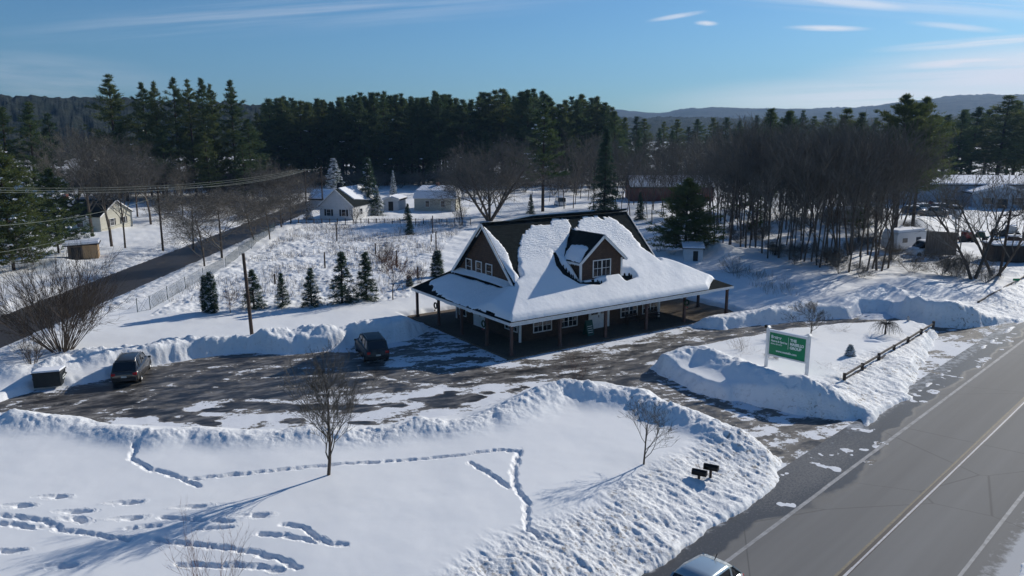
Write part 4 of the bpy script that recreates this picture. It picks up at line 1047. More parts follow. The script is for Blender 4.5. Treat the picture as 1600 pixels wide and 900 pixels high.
# --- the tall pine group at left
BP = [pine(300 + i, 31, 7.4, .14, 165, .78, ['needle2', 'needle'][i % 2], .002, two=True, dens=.85) for i in range(4)]
for i, (x, y, t, w_, lb) in enumerate([(188, 312, 115, 1.25, 'leftmost and broadest of the tall pines across the back road'), (238, 308, 128, .95, 'second tall pine from the left in the roadside group'), (256, 312, 126, .85, 'third tall pine from the left in the roadside group'),
                                   (284, 309, 120, .9, 'fourth tall pine from the left in the roadside group'), (308, 312, 123, .85, 'fifth tall pine from the left in the roadside group'), (327, 309, 121, .9, 'sixth tall pine from the left in the roadside group'),
                                   (342, 313, 130, .75, 'second pine from the right in the tall roadside group'), (371, 310, 124, .95, 'rightmost of the tall pines across the back road')]):
    one('tall_pine', BP[i % 4], x, y, t, lb, 'pine tree', 31, 'tall pines across the back road', w_ * .9, z=0)
for i, (x, y, t) in enumerate([(200, 318, 190), (262, 318, 200), (330, 318, 205), (385, 316, 215), (395, 312, 185), (60, 330, 158), (20, 330, 165), (90, 325, 176)]):
    one('pine_tree', PV2[i % 3] if i > 4 else PV[i], x, y, t, 'shorter pine filling the gaps of the tall roadside group' if i < 5 else 'pine rising behind the green pine at the left edge', 'pine tree', 26, 'shorter pines at the left' if i < 5 else 'pines behind the left edge', 1.15, z=0)
LP = pine(320, 15, 7.0, .06, 230, .55, 'needle2', .05, two=True, dens=1.1)
LP2 = pine(321, 15, 5.8, .10, 200, .55, 'needle', .07, two=True, dens=1.1)
one('spreading_pine', LP, 22, 424, 224, 'big spreading green pine with snow patches at the left edge', 'pine tree', 15, w=.85)
one('spreading_pine', LP2, 92, 398, 262, 'green snow-dusted pine overhanging the small tan shed', 'pine tree', 15, w=.85)
one('spreading_pine', LP2, -40, 430, 240, 'green pine half cut off by the left edge of the photo', 'pine tree', 15, w=.9)
# right big pines
RP = pine(330, 23, 8.0, .30, 170, .66, 'needle2', .0, two=True, dens=1.25)
RP2 = pine(331, 22, 6.6, .34, 130, .66, 'needle2', .0, two=True, dens=1.2)
one('roadside_pine', RP, 1398, 366, 146, 'tallest olive-green pine standing alone right of the bare woods', 'pine tree', 23, w=1.0)
one('roadside_pine', RP2, 1425, 362, 150, 'second trunk of green pine close behind the tallest right-hand pine', 'pine tree', 22, w=.9)
for i, (x, y, t, w_) in enumerate([(1490, 296, 172, 1.3), (1512, 292, 166, 1.2), (1555, 296, 148, 1.6), (1580, 294, 158, 1.3), (1535, 290, 170, 1.3), (1605, 300, 150, 1.5), (1470, 292, 178, 1.3), (1450, 290, 180, 1.2), (1570, 286, 156, 1.3), (1500, 284, 170, 1.3), (1635, 300, 160, 1.3)]):
    one('pine_tree', PV[i % 6], x, y, t, 'dark pine in the clump behind the pale blue building', 'pine tree', 26, 'pines behind the blue building', w_ * 1.15, z=0)
for i, (x, y, t, w_) in enumerate([(1195, 330, 168, 1.6), (1218, 334, 172, 1.4), (1310, 340, 168, 1.5), (1330, 345, 174, 1.3), (1285, 345, 205, 1.2), (1240, 350, 262, .9), (1150, 345, 200, 1.1), (1265, 372, 225, .9), (1340, 385, 240, .9), (1180, 372, 250, .9), (1375, 350, 190, 1.1)]):
    one('pine_tree', PV[i % 6], x, y, t, 'green pine standing up through the bare woods', 'pine tree', 26, 'pines in the bare woods', w_ * .8, z=0)
DP = pine(340, 9, 3.6, .12, 230, .40, 'needle2', .01, two=True, dens=1.5)
one('round_pine', DP, 1070, 402, 277, 'full dense green pine standing over the little white shed', 'pine tree', 9, w=1.05)
SPN = pine(350, 14, 2.8, .03, 190, .5, 'needle3', .0, two=True, kind='spruce')
SPS = pine(351, 14, 3.4, .03, 170, .5, 'needle3', .5, two=True, kind='spruce')
SPD = pine(352, 14, 3.2, .03, 190, .5, 'needle3', .10, two=True, kind='spruce')
one('spruce_tree', SPN, 944, 338, 197, 'narrow blackish spruce rising behind the building ridge', 'spruce', 14, w=.95)
one('spruce_tree', SPN, 1000, 345, 300, 'small dark spruce just behind the building roof', 'spruce', 14, w=1.1)
one('spruce_tree', SPS, 524, 318, 247, 'wide snow-laden spruce behind the white cottage', 'spruce', 14, w=1.35)
one('spruce_tree', SPD, 577, 338, 246, 'tall dark spruce right beside the white cottage roof', 'spruce', 14, w=1.25)
one('spruce_tree', SPS, 590, 338, 292, 'low snow-dusted spruce in front of the cottage extension', 'spruce', 14, w=1.1)
one('spruce_tree', SPS, 615, 306, 266, 'thin snow-dusted spruce between the two white houses', 'spruce', 14, w=.7)
one('spruce_tree', SPS, 482, 345, 315, 'small snow-dusted spruce left of the white cottage', 'spruce', 14, w=1.3)
one('spruce_tree', SPN, 637, 345, 318, 'dark bushy spruce right of the white cottage', 'spruce', 14, w=1.6)
one('spruce_tree', SPN, 640, 368, 336, 'small dark spruce alone at the far side of the field', 'spruce', 14, w=1.4)
one('spruce_tree', SPN, 829, 336, 303, 'small spruce behind the ridge of the building', 'spruce', 14, w=1.2)
LG = pine(360, 18, 4.0, .28, 90, .62, 'needle', .03, two=True, dens=1.)
one('loose_pine', LG, 848, 332, 158, 'tall loose-limbed pine standing before the forest behind the building', 'pine tree', 18, w=1.0)
# --- young conifers in the row
YS = [pine(370 + i, 4.2, 1.15, .03, 110, .22, 'needle3', .07, two=True, kind='spruce', dens=1.5) for i in range(3)]
for i, (x, y, t, w_, lb) in enumerate([(397, 484, 420, 1.2, 'young spruce behind the leaning pole'), (442, 482, 426, .9, 'smallest young spruce in the row, second from the pole'), (487, 481, 418, 1.15, 'bushy young spruce in the middle of the row'),
                                       (535, 477, 392, 1.15, 'tallest young spruce of the row'), (573, 472, 393, 1.05, 'rightmost young spruce of the row beside the bare sapling')]):
    one('young_spruce', YS[i % 3], x, y, t, lb, 'spruce', 4.2, 'young spruces in a row', w_)
AV = pine(380, 3.2, .55, .0, 190, .20, 'needle3', .14, two=True, kind='col', dens=1.6)
one('arborvitae', AV, 323, 490, 430, 'left half of the snow-dusted columnar arborvitae pair', 'arborvitae', 3.2, 'columnar arborvitae pair', 1.)
one('arborvitae', AV, 333, 491, 424, 'right and taller half of the snow-dusted columnar arborvitae pair', 'arborvitae', 3.2, 'columnar arborvitae pair', 1.)
one('arborvitae', AV, 683, 436, 391, 'rounded dark arborvitae behind the left porch corner', 'arborvitae', 3.2, w=1.6)
one('arborvitae', AV, 640, 452, 430, 'low snow-dusted evergreen beside the left porch eave', 'arborvitae', 3.2, w=1.9)
CS = pine(385, 1.3, .50, .0, 120, .13, 'needle3', .55, two=True, kind='spruce', dens=3.)
one('dwarf_spruce', CS, 1327, 568, 538, 'small snow-coated dwarf spruce beside the split-rail fence', 'spruce', 1.3, w=1.0)
# --- near bare trees
NT1 = bare(400, 6.0, .36, .20, 4, (15, 7, 5, 4), .9, .008, r0=.085, two=True, mat_='twig')
NT2 = bare(401, 3.9, .55, .24, 4, (9, 5, 4, 3), .75, .007, r0=.055, two=True, mat_='twig')
p = GP(513, 747, .38); plant('young_tree', NT1, p, 'upright young leafless tree in the snowy lawn at left of centre', 'bare tree', rz=.6, sc=(1.05, 1.05, 1.12))
p = GP(1005, 736, .38); plant('young_tree', NT2, p, 'small leafless tree in the lawn near the two mailboxes', 'bare tree', rz=2.0, sc=(1.05, 1.05, 1.0))
NT3 = bare(402, 3.6, .62, .24, 4, (9, 6, 5, 4), .6, .009, r0=.06, two=True)
one('young_tree', NT3, 1267, 532, 468, 'round-headed leafless tree behind the green sign', 'bare tree', 3.6, w=1.1)
NT4 = bare(403, 5.2, .45, .2, 4, (8, 6, 5, 4), .8, .010, r0=.06, two=True, mat_='twig_red')
one('young_tree', NT4, 614, 470, 380, 'vase-shaped leafless sapling right of the young spruce row', 'bare tree', 5.2, w=1.0)
one('young_tree', NT4, 360, 491, 450, 'small reddish leafless sapling right of the arborvitae pair', 'bare tree', 5.2, w=1.2)
def weeping(seed):
    rg = np.random.default_rng(seed); A, B, ra, rb = [], [], [], []
    for i in range(110):
        az = rg.uniform(0, 6.28); d = np.array([math.cos(az), math.sin(az)]); Rr = rg.uniform(.5, 1.45); p = np.array([0, 0, 1.35]); top = rg.uniform(.05, .35)
        for k in range(1, 7):
            t = k / 6; q = np.array([d[0] * Rr * t + rg.normal() * .04, d[1] * Rr * t + rg.normal() * .04, 1.35 + top * math.sin(t * 3.1) - .85 * t ** 3 * rg.uniform(.5, 1)])
            A.append(p); B.append(q); ra.append(.014 * (1.15 - t * .6)); rb.append(.014 * (1 - t * .6)); p = q
    c = tubes_np(np.array(A), np.array(B), ra, rb, 3); t = tubes_np(np.array([[0, 0, -.2], [0, 0, .7]]), np.array([[0, 0, .7], [0, 0, 1.4]]), [.09, .08], [.08, .07], 8)
    return mesh_np('trunk', t[0], t[1], [M['bark']]), mesh_np('crown', c[0], c[1], [M['twig']])
plant('weeping_tree', weeping(3), GP(1382, 531, .35), 'small weeping tree with drooping bare branches inside the snowy island', 'bare tree', rz=0, sc=.95)
# --- shrubs
def shrub(seed, h, n, spread, r, m, curl=.15, kids_=3):
    rg = np.random.default_rng(seed); A, B, ra, rb = [], [], [], []
    def go(p, d, L, rr_, lev):
        k = 4
        for j in range(k):
            d = d + rg.normal(size=3) * curl; d[2] += .05; d /= np.linalg.norm(d); q = p + d * L / k
            A.append(p); B.append(q); ra.append(rr_ * (1 - .18 * j)); rb.append(rr_ * (1 - .18 * (j + 1)))
            if lev < 2 and j >= 1:
                for _ in range(kids_): dd = d + rg.normal(size=3) * .38; dd[2] += .15; go(q, dd / np.linalg.norm(dd), L * rg.uniform(.25, .5), rr_ * .5, lev + 1)
            p = q
    for i in range(n):
        az = rg.uniform(0, 6.28); s = spread * math.sqrt(rg.random()); d = np.array([math.cos(az) * s, math.sin(az) * s, 1.]); d /= np.linalg.norm(d)
        go(np.array([math.cos(az) * .15 * h * s * .5, math.sin(az) * .15 * h * s * .5, -.1]), d, h * rg.uniform(.65, 1.02), r, 0)
    v, f = tubes_np(np.array(A), np.array(B), ra, rb, 3)
    return (mesh_np('shrub', v, f, [M[m]]), None)
SH1 = shrub(500, 4.6, 75, 1.0, .026, 'bark', .12, 3)
one('shrub', SH1, 98, 552, 430, 'large fan-shaped leafless shrub on the snowbank behind the dark car', 'shrub', 4.6)
SH2 = shrub(501, 2.6, 20, .5, .018, 'bark', .13, 3)
one('shrub', SH2, 52, 578, 528, 'smaller leafless shrub behind the waste bin', 'shrub', 2.6)
SH3 = shrub(502, 1.4, 34, 1.3, .010, 'twig', .2, 2)
one('shrub', SH3, 1146, 428, 402, 'spiky leafless shrub right of the little white shed', 'shrub', 1.4)
SH4 = shrub(503, 1.5, 15, 1.0, .007, 'twig_pale', .25, 2)
one('shrub', SH4, 1160, 560, 523, 'thin straggly shrub in the snow left of the green sign', 'shrub', 1.5)
SH5 = shrub(504, .95, 60, 1.6, .010, 'twig', .3, 3)
p = GP(1209, 568, .35); plant('round_shrub', SH5, p, 'round dark leafless bush right behind the left sign post', 'shrub', sc=(.95, .95, .85))
p = GP(1285, 583, .35); plant('flat_shrub', SH4, p, 'flattened snow-bent bush right of the green sign', 'shrub', sc=(1.5, 1.1, .45))
p = GP(1302, 525, .35); plant('flat_shrub', SH4, p, 'low pale bush behind the right sign post', 'shrub', sc=(1.5, 1.1, .6))
SH6 = shrub(505, 2.2, 12, .65, .008, 'twig_red', .12, 2)
p = GP(900, 606, 1.0); plant('twiggy_shrub', SH6, p, 'thin upright twigs poking out of the snow mound beside the driveway', 'shrub', sc=(1., 1., 1.))
SH7 = shrub(506, 2.6, 13, .75, .010, 'twig_red', .10, 2)
p = GP(330, 958, .35); plant('twiggy_shrub', SH7, p, 'reddish leafless shrub cut by the bottom edge of the photo', 'shrub', sc=1.1)
for i, (x, y, s) in enumerate([(1512, 436, 2.2), (1490, 438, 2.4), (1470, 436, 2.2), (1422, 428, 1.9), (1540, 446, 1.5), (1310, 428, 1.6), (1345, 437, 1.5), (1240, 416, 1.4)]):
    plant('undergrowth_shrub', UB[i % 3], GP(x, y, .3), 'tangled dark leafless bush at the edge of the woods near the scrap yard', 'shrub', 'tangled bushes at the woods edge', sc=s * .26)
for i, (x, y, s, v) in enumerate([(598, 420, .8, SH2), (590, 412, .7, SH4), (605, 408, .8, SH2), (540, 360, .8, SH4), (500, 440, .8, SH4), (486, 452, .9, SH4), (510, 448, .7, SH4), (470, 430, .7, SH4), (655, 445, .7, SH2), (660, 455, .8, SH4),
                                  (420, 395, .9, SH4), (330, 396, .8, SH3), (1180, 440, 1.0, SH4), (1200, 452, .9, SH4), (1228, 456, .8, SH4), (1030, 398, 1.0, SH3), (1050, 405, .8, SH4), (1130, 418, .7, SH4), (720, 352, 1.2, SH2), (555, 350, 1.0, SH2)]):
    plant('field_shrub', v, GP(x, y, .3), 'low leafless bush sticking out of the snowy field', 'shrub', 'low bushes in the field', sc=s)
# tall trees by the right pole, with clear trunks
ML = [bare(420 + i, 14, .50, .28, 4, (8, 5, 4, 3), .7, .018, r0=.26, two=True, fork=2) for i in range(2)]
for x, y, t, w_, lb, v in [(1553, 436, 246, 1.1, 'slim forked leafless tree left of the right-hand utility pole', 0), (1520, 442, 250, 1.2, 'many-limbed leafless tree above the dark bushes by the scrap yard', 1), (1594, 400, 246, 1.1, 'leafless tree at the right edge in front of the blue building', 0)]:
    one('forked_tree', ML[v], x, y, t, lb, 'bare tree', 14, w=w_)
# dry stalks in the field
def stalks(n, seed):
    rg = np.random.default_rng(seed)
    poly = px((240, 480), (420, 392), (470, 352), (640, 347), (735, 352), (650, 440), (640, 462), (500, 470), (330, 478)); poly2 = px((1150, 440), (1110, 405), (1230, 445), (1250, 470), (1200, 470))
    xs = rg.uniform(-46, 32, n * 9); ys = rg.uniform(60, 150, n * 9)
    cl = fbm(xs, ys, 4.0, 3, 7)
    k = (inside(xs, ys, poly) & (cl > .50)) | (inside(xs, ys, poly2) & (cl > .45)); xs, ys = xs[k][:n], ys[k][:n]
    m = len(xs); A = np.stack([xs, ys, np.full(m, .2)], -1); h = rg.uniform(.2, .85, m)
    B = A + np.stack([rg.normal(size=m) * .22, rg.normal(size=m) * .22, h + .25], -1)
    v, f = tubes_np(A, B, np.full(m, .013), np.full(m, .007), 3)
    tag(link('dry_grass', mesh_np('dry_grass', v, f, [M['twig_pale']])), 'dry pale weed stalks sticking out of the snowy field', 'dry grass', kind='stuff')
stalks(6500, 3)

# ------------------------------------------------------------------ vehicles (x to the right, y forward, origin on the ground)
def loft(rings, m, mb):
    n = len(rings[0]); vs = [p for r in rings for p in r]
    fs = [(k * n + q, k * n + (q + 1) % n, (k + 1) * n + (q + 1) % n, (k + 1) * n + q) for k in range(len(rings) - 1) for q in range(n)]
    fs += [tuple(range(n))[::-1], tuple((len(rings) - 1) * n + q for q in range(n))]
    mb.add(vs, fs, m)
KINDS = {
    # L, W, H, belt, rear glass slope etc: greenhouse stations (y, half width, z)
    'suv': dict(L=4.75, W=.92, hood=1.02, belt=1.03, H=1.70, g=[(-2.22, .72, 1.05), (-1.95, .68, 1.60), (-1.6, .68, 1.66), (0, .70, 1.70), (.55, .68, 1.62), (1.25, .76, 1.06)]),
    'wagon': dict(L=4.7, W=.90, hood=.98, belt=1.0, H=1.62, g=[(-2.22, .72, 1.02), (-1.80, .66, 1.50), (-1.5, .66, 1.56), (0, .68, 1.60), (.55, .66, 1.53), (1.25, .76, 1.02)]),
    'hatch': dict(L=4.15, W=.87, hood=.98, belt=.98, H=1.50, g=[(-1.95, .66, .99), (-1.48, .60, 1.38), (-1.15, .62, 1.45), (-.2, .66, 1.51), (.45, .64, 1.45), (1.25, .74, 1.0)]),
    'van': dict(L=5.4, W=.98, hood=1.15, belt=1.2, H=2.1, g=[(-2.6, .86, 1.22), (-2.5, .84, 2.0), (-2.2, .84, 2.08), (.6, .84, 2.1), (1.0, .82, 2.0), (1.7, .86, 1.22)]),
    'pickup': dict(L=5.6, W=.98, hood=1.15, belt=1.12, H=1.85, g=[(-.55, .82, 1.14), (-.45, .74, 1.75), (-.2, .74, 1.82), (.6, .74, 1.85), (.85, .72, 1.76), (1.4, .80, 1.15)]),
}
def wheel(parent, x, y, r, out, wd=.22):
    t = MB(); pf_ = [(-wd / 2, r * .70), (-wd / 2, r * .94), (-wd * .35, r), (wd * .35, r), (wd / 2, r * .94), (wd / 2, r * .70)]
    n = 20; vs = []; fs = []
    for k in range(n):
        a = 2 * math.pi * k / n
        for q, rad in pf_: vs.append((q, rad * math.cos(a), rad * math.sin(a)))
    m = len(pf_)
    for k in range(n):
        for q in range(m - 1): fs.append((k * m + q, k * m + q + 1, ((k + 1) % n) * m + q + 1, ((k + 1) % n) * m + q))
    t.add(vs, fs, M['tyre'])
    w_ = empty_mesh = t.build('wheel', parent); w_.location = (x, y, r)
    b = MB(); ro = wd / 2 - .02
    c0 = [(out * ro, r * .70 * math.cos(2 * math.pi * k / n), r * .70 * math.sin(2 * math.pi * k / n)) for k in range(n)]
    c1 = [(out * (ro - .05), r * .55 * math.cos(2 * math.pi * k / n), r * .55 * math.sin(2 * math.pi * k / n)) for k in range(n)]
    b.add(c0 + c1, [(k, (k + 1) % n, n + (k + 1) % n, n + k) for k in range(n)], M['rim'])
    b.add(c1, [tuple(range(n))], M['dark'])
    for k in range(5):
        a = 2 * math.pi * k / 5; b.bar((out * (ro - .02), 0, 0), (out * (ro - .02), r * .64 * math.cos(a), r * .64 * math.sin(a)), .05, .03, M['rim'], up=(1, 0, 0))
    b.build('rim', w_)
def vehicle(name, kind, loc, rz, paint, label, cat, group=None, detail=True, snow=0, roofrail=False, tilt=(0, 0)):
    K = KINDS[kind]; L, W, bt, hd = K['L'], K['W'], K['belt'], K['hood']
    e = empty(name, loc, rz, label, cat, group); e.rotation_euler = (tilt[0], tilt[1], rz)
    P = M[paint]; h = L / 2
    bed = kind == 'pickup'
    st = [(-h, .84, .42, bt * .72, .70), (-h + .06, .93, .32, bt * .95, .80), (-h + .30, .985, .24, bt, .86), (-1.0, 1., .22, bt, .88), (.2, 1., .22, bt, .88), (1.1, 1., .22, bt, .86),
          (1.35, 1., .23, hd, .82), (h - .55, .97, .24, hd * .93, .76), (h - .15, .90, .30, hd * .82, .66), (h, .78, .40, hd * .68, .55)]
    rings = []
    for y, wf, z0, z1, tw in st:
        w_ = W * wf; zt = z1
        rings.append([(-w_ * .9, y, z0), (-w_, y, z0 + .14), (-w_ * 1.01, y, (z0 + zt) / 2 + .05), (-w_ * .97, y, zt - .10), (-W * tw, y, zt), (-W * tw * .5, y, zt + .03), (0, y, zt + .04),
                      (W * tw * .5, y, zt + .03), (W * tw, y, zt), (w_ * .97, y, zt - .10), (w_ * 1.01, y, (z0 + zt) / 2 + .05), (w_, y, z0 + .14), (w_ * .9, y, z0)])
    b = MB(); loft(rings, P, b)
    body = b.build('body', e, smooth=True)
    if bed:
        q = MB(); q.box(-W * .80, W * .80, -h + .12, -.65, bt - .0, bt + .055, M['dark']); q.build('bed', body)
    # greenhouse: dark glass loft, painted roof and pillars
    g = K['g']; gr = []
    for i, (y, w_, z) in enumerate(g):
        zb = bt - .03; wb = W * .86 if 0 < i < len(g) - 1 else W * .80
        yb = y
        gr.append([(-wb, yb, zb), (-(w_ * .55 + wb * .45), yb, zb + (z - zb) * .5), (-w_, y, max(zb + .01, z - .05)), (-w_ * .82, y, z), (0, y, z + .02), (w_ * .82, y, z), (w_, y, max(zb + .01, z - .05)), (w_ * .55 + wb * .45, yb, zb + (z - zb) * .5), (wb, yb, zb)])
    b = MB(); loft(gr, M['glass'], b); b.build('window_glass', e, smooth=False)
    rf = MB(); rv = []; cols_ = 9
    ys = g[1:-1]
    for y, w_, z in ys:
        for c in range(cols_):
            u = -1 + 2 * c / (cols_ - 1); rv.append((u * w_ * 1.0, y, z + .03 - .05 * abs(u) ** 4))
    n = len(ys); rf.add(rv, [(k * cols_ + c, k * cols_ + c + 1, (k + 1) * cols_ + c + 1, (k + 1) * cols_ + c) for k in range(n - 1) for c in range(cols_ - 1)], P)
    ro = rf.build('roof', e, smooth=True, recalc=False)
    so = ro.modifiers.new('thick', 'SOLIDIFY'); so.thickness = .035; so.offset = 0
    if not detail and not snow: pass
    if detail:
        for sx in (-1, 1):
            B_ = [((sx * W * .80, g[0][0], bt - .02), (sx * g[1][1] * .99, g[1][0], g[1][2] - .01), .10, .05, (0, 1, 0)),
                  ((sx * W * .80, g[-1][0], bt - .02), (sx * g[-2][1] * .99, g[-2][0], g[-2][2] - .01), .07, .05, (0, 1, 0))]
            for yy, t in ((-.35, .06), (-1.25, .10)) if not bed else ():
                wt = np.interp(yy, [q[0] for q in g], [q[1] for q in g]); zt = np.interp(yy, [q[0] for q in g], [q[2] for q in g])
                B_.append(((sx * W * .865, yy, bt - .02), (sx * wt * 1.01, yy, zt - .04), t, .03, (1, 0, 0)))
            for a_, b_, w1, w2, u_ in B_:
                pl = MB(); pl.bar(a_, b_, w1, w2, P, up=u_); pl.build('pillar', e)
        y0, y1 = g[0][0], g[1][0]
        for sx in (-1, 1):
            t = MB(); t.box(sx * W * .74 - .13, sx * W * .74 + .13, -h - .0, -h + .16, bt * .72, bt * .90, M['tail']); t.build('taillight', e, bevel=.02)
            t = MB(); t.box(sx * W * .60 - .17, sx * W * .60 + .17, h - .26, h - .03, hd * .62, hd * .76, M['lamp']); t.build('headlight', e, bevel=.02)
            t = MB(); t.box(sx * (W + .10) - .09, sx * (W + .10) + .09, .92, 1.02, bt - .02, bt + .12, P); t.build('mirror', e, bevel=.02)
            t = MB()
            for yy in (-.28, ): t.box(sx * W * 1.008 - .012, sx * W * 1.008 + .012, yy - .09, yy + .05, bt * .80, bt * .83, M['rim'])
            t.build('door_handle', e)
            t = MB(); t.box(sx * W * 1.0 - .012, sx * W * 1.0 + .014, -1.15, 1.2, .24, .36, M['dark']); t.build('side_skirt', e)
        t = MB(); t.box(-W * .84, W * .84, -h - .06, -h + .12, .34, .56, M['dark'] if paint != 'car_silver' else P); t.build('bumper', e, bevel=.03)
        t = MB(); t.box(-.17, .17, -h - .075, -h - .05, .60, .72, M['plate']); t.build('licence_plate', e)
        if roofrail:
            for sx in (-1, 1):
                t = MB(); t.tube([(sx * .60, -1.55, K['H'] - .02), (sx * .60, -1.45, K['H'] + .06), (sx * .60, .2, K['H'] + .08), (sx * .60, .35, K['H'] + .01)], .018, 6, M['rim']); t.build('roof_rail', e)
    wr = .34 if kind not in ('pickup',) else .40
    for sx in (-1, 1):
        for yy in (-h + .88, h - .90):
            if detail or kind == 'pickup': wheel(e, sx * (W - .10), yy, wr, sx)
            else:
                b = MB(); b.tube([(sx * (W - .2), yy, wr), (sx * (W + .01), yy, wr)], wr, 12, M['tyre']); b.build('wheel', e)
        if detail:
            for yy in (-h + .88, h - .90):
                b = MB(); pts = [(sx * (W - .035), yy + (wr + .055) * math.cos(a), wr + (wr + .055) * math.sin(a)) for a in np.linspace(0, math.pi, 12)]
                b.tube(pts, .045, 4, M['dark']); b.build('wheel_arch', e)
    if snow:
        s = MB(); rv = []
        for y, w_, z in ys:
            for c in range(cols_):
                u = -1 + 2 * c / (cols_ - 1); rv.append((u * w_ * .95, y, z + .03 + snow * (1 - abs(u) ** 4)))
        s.add(rv, [(k * cols_ + c, k * cols_ + c + 1, (k + 1) * cols_ + c + 1, (k + 1) * cols_ + c) for k in range(n - 1) for c in range(cols_ - 1)], M['clump_snow'])
        s.add([(-W * .78, 1.32, hd + .04), (W * .78, 1.32, hd + .04), (W * .7, h - .3, hd * .92), (-W * .7, h - .3, hd * .92), (-W * .7, 1.4, hd + .15), (W * .7, 1.4, hd + .15), (W * .6, h - .4, hd + .06), (-W * .6, h - .4, hd + .06)],
              [(4, 5, 6, 7), (0, 1, 5, 4), (1, 2, 6, 5), (2, 3, 7, 6), (3, 0, 4, 7)], M['clump_snow'])
        o = s.build('snow_cover', e, smooth=True)
    return e
vehicle('estate_car', 'wagon', (-26.55, 52.3, .02), R(104 - 90), 'car_dark', 'dark bronze-grey estate car parked at the snowbank beside the waste bin', 'car', roofrail=True)
vehicle('offroad_car', 'suv', (-10.7, 57.3, .03), R(112 - 90), 'car_grey', 'dusty dark car parked in the shade of the shingled building', 'car', roofrail=True)
e = vehicle('hatchback_car', 'hatch', (6.55, 25.15, .02), R(225 - 90), 'car_silver', 'silver hatchback driving on the road at the bottom edge', 'car')
b = MB(); b.tube([(0, -1.22, 1.47), (0, -1.40, 1.66)], .018, 6, M['dark']); b.build('antenna', e)
# --- vehicles snowed in at the far yard
def far_v(x, y, rz, kind, paint, label, cat, snow=.14, grp=None, name='parked_car'):
    p = GP(x, y, .25); return vehicle(name, kind, p, rz, paint, label, cat, grp, detail=False, snow=snow)
far_v(1458, 338, R(-82), 'pickup', 'car_tan', 'tan pickup truck parked side-on in front of the snowed-in cars', 'pickup truck', .05, name='pickup_truck')
for i, (x, y, rz, k, pnt, lb) in enumerate([(1443, 331, -70, 'suv', 'car_white', 'snow-covered white car just behind the tan pickup cab'), (1470, 330, -80, 'wagon', 'car_blue', 'snow-covered blue car behind the tan pickup bed'), (1488, 334, 5, 'suv', 'car_white', 'white car with snowy roof parked right of the tan pickup'),
                                           (1481, 322, 10, 'wagon', 'car_grey', 'dark car with snow on its roof behind the white one'), (1452, 314, -85, 'van', 'car_white', 'white van parked deepest in the snowy yard'), (1428, 335, -75, 'suv', 'car_blue', 'dark blue car at the left end of the parked row'),
                                           (1462, 321, -80, 'wagon', 'car_red', 'snow-buried reddish car between the van and pickup'), (1562, 316, 60, 'suv', 'car_grey', 'dark car parked beside the pale blue building door'), (1585, 318, 60, 'wagon', 'car_grey', 'dark car at the right edge by the blue building')]):
    far_v(x, y, R(rz), k, pnt, lb, 'car', grp='snowed-in vehicles in the far yard')
far_v(875, 322, R(5), 'van', 'car_white', 'white van parked in the snow beyond the building ridge', 'van', .1, name='parked_van')
p = GP(862, 320, .3)
# --- trailers
def trailer(name, x, y, rz, L, W, H, label, wallm, snow=.35, z0=.6, slope=0.):
    e = empty(name, GP(x, y, .2), rz, label, 'trailer')
    b = MB(); k = .35; b.prism([(-L / 2, z0), (L / 2 - .6, z0), (L / 2, z0 + .7), (L / 2 - .1, H - k), (L / 2 - .5, H), (-L / 2 + .3, H), (-L / 2, H - .3)], -W / 2, W / 2, M[wallm], 'y'); b.build('body', e, bevel=.05)
    b = MB(); b.prism([(-L / 2 + .05, H), (L / 2 - .45, H), (L / 2 - .8, H + snow), (-L / 2 + .4, H + snow)], -W / 2 + .05, W / 2 - .05, M['clump_snow'], 'y'); b.build('snow_cover', e, bevel=.12)
    for sx in (-1, 1):
        for xx in (-L * .25, L * .18):
            b = MB(); b.box(xx - .5, xx + .5, sx * (W / 2 + .01) - .02, sx * (W / 2 + .01) + .02, 1.5, 2.1, M['glass']); b.build('window', e)
        b = MB(); b.tube([(-.3, sx * (W / 2 - .25), .32), (-.3, sx * (W / 2 + .02), .32)], .33, 12, M['tyre']); b.build('wheel', e)
    b = MB(); b.bar((L / 2, 0, z0), (L / 2 + 1., 0, .45), .12, .1, M['dark']); b.build('hitch', e)
    return e
trailer('camping_trailer', 1412, 393, R(28), 6.6, 2.4, 2.9, 'white snow-capped camping trailer in the scrap yard by the woods', 'car_white')
trailer('camping_trailer', 1318, 352, R(10), 7.0, 2.4, 2.9, 'grey camping trailer half hidden by the bare woods', 'grey_metal')
vehicle('old_van', 'van', GP(1447, 400, .25), R(100), 'car_white', 'old white van wedged behind the wooden panel in the scrap yard', 'van', detail=False, snow=.1)
e = empty('board_screen', GP(1468, 404, .2), R(-12), 'tall brown board panel standing beside the old van', 'screen')
b = MB()
for k in range(12): b.box(-1.9 + k * .32, -1.60 + k * .32, -.03, .03, .5, 3.6 - .01 * k, M['wood'])
b.build('boards', e); b = MB(); b.build('backing', e) if b.v else None
for q in (-1.7, 0, 1.7):
    b = MB(); b.box(q - .07, q + .07, .04, .18, 0, 3.4, M['darkwood']); b.build('support_post', e)
e = empty('wooden_shed', GP(1594, 414, .1), R(-8), 'low brown board shed with snowy roof at the right edge', 'shed')
b = MB()
for k in range(22): b.box(-4 + k * .365, -3.66 + k * .365, -1.5, -1.45, 0, 2.5, M['darkwood'])
b.box(-4, 4, -1.44, 1.5, 0, 2.5, M['darkwood']); b.build('wall', e); b = MB(); b.box(-4.2, 4.2, -1.7, 1.7, 2.5, 2.62, M['dark']); b.build('roof', e); b = MB(); b.box(-4.1, 4.1, -1.6, 1.6, 2.62, 2.85, M['clump_snow']); b.build('roof_snow', e, bevel=.08)
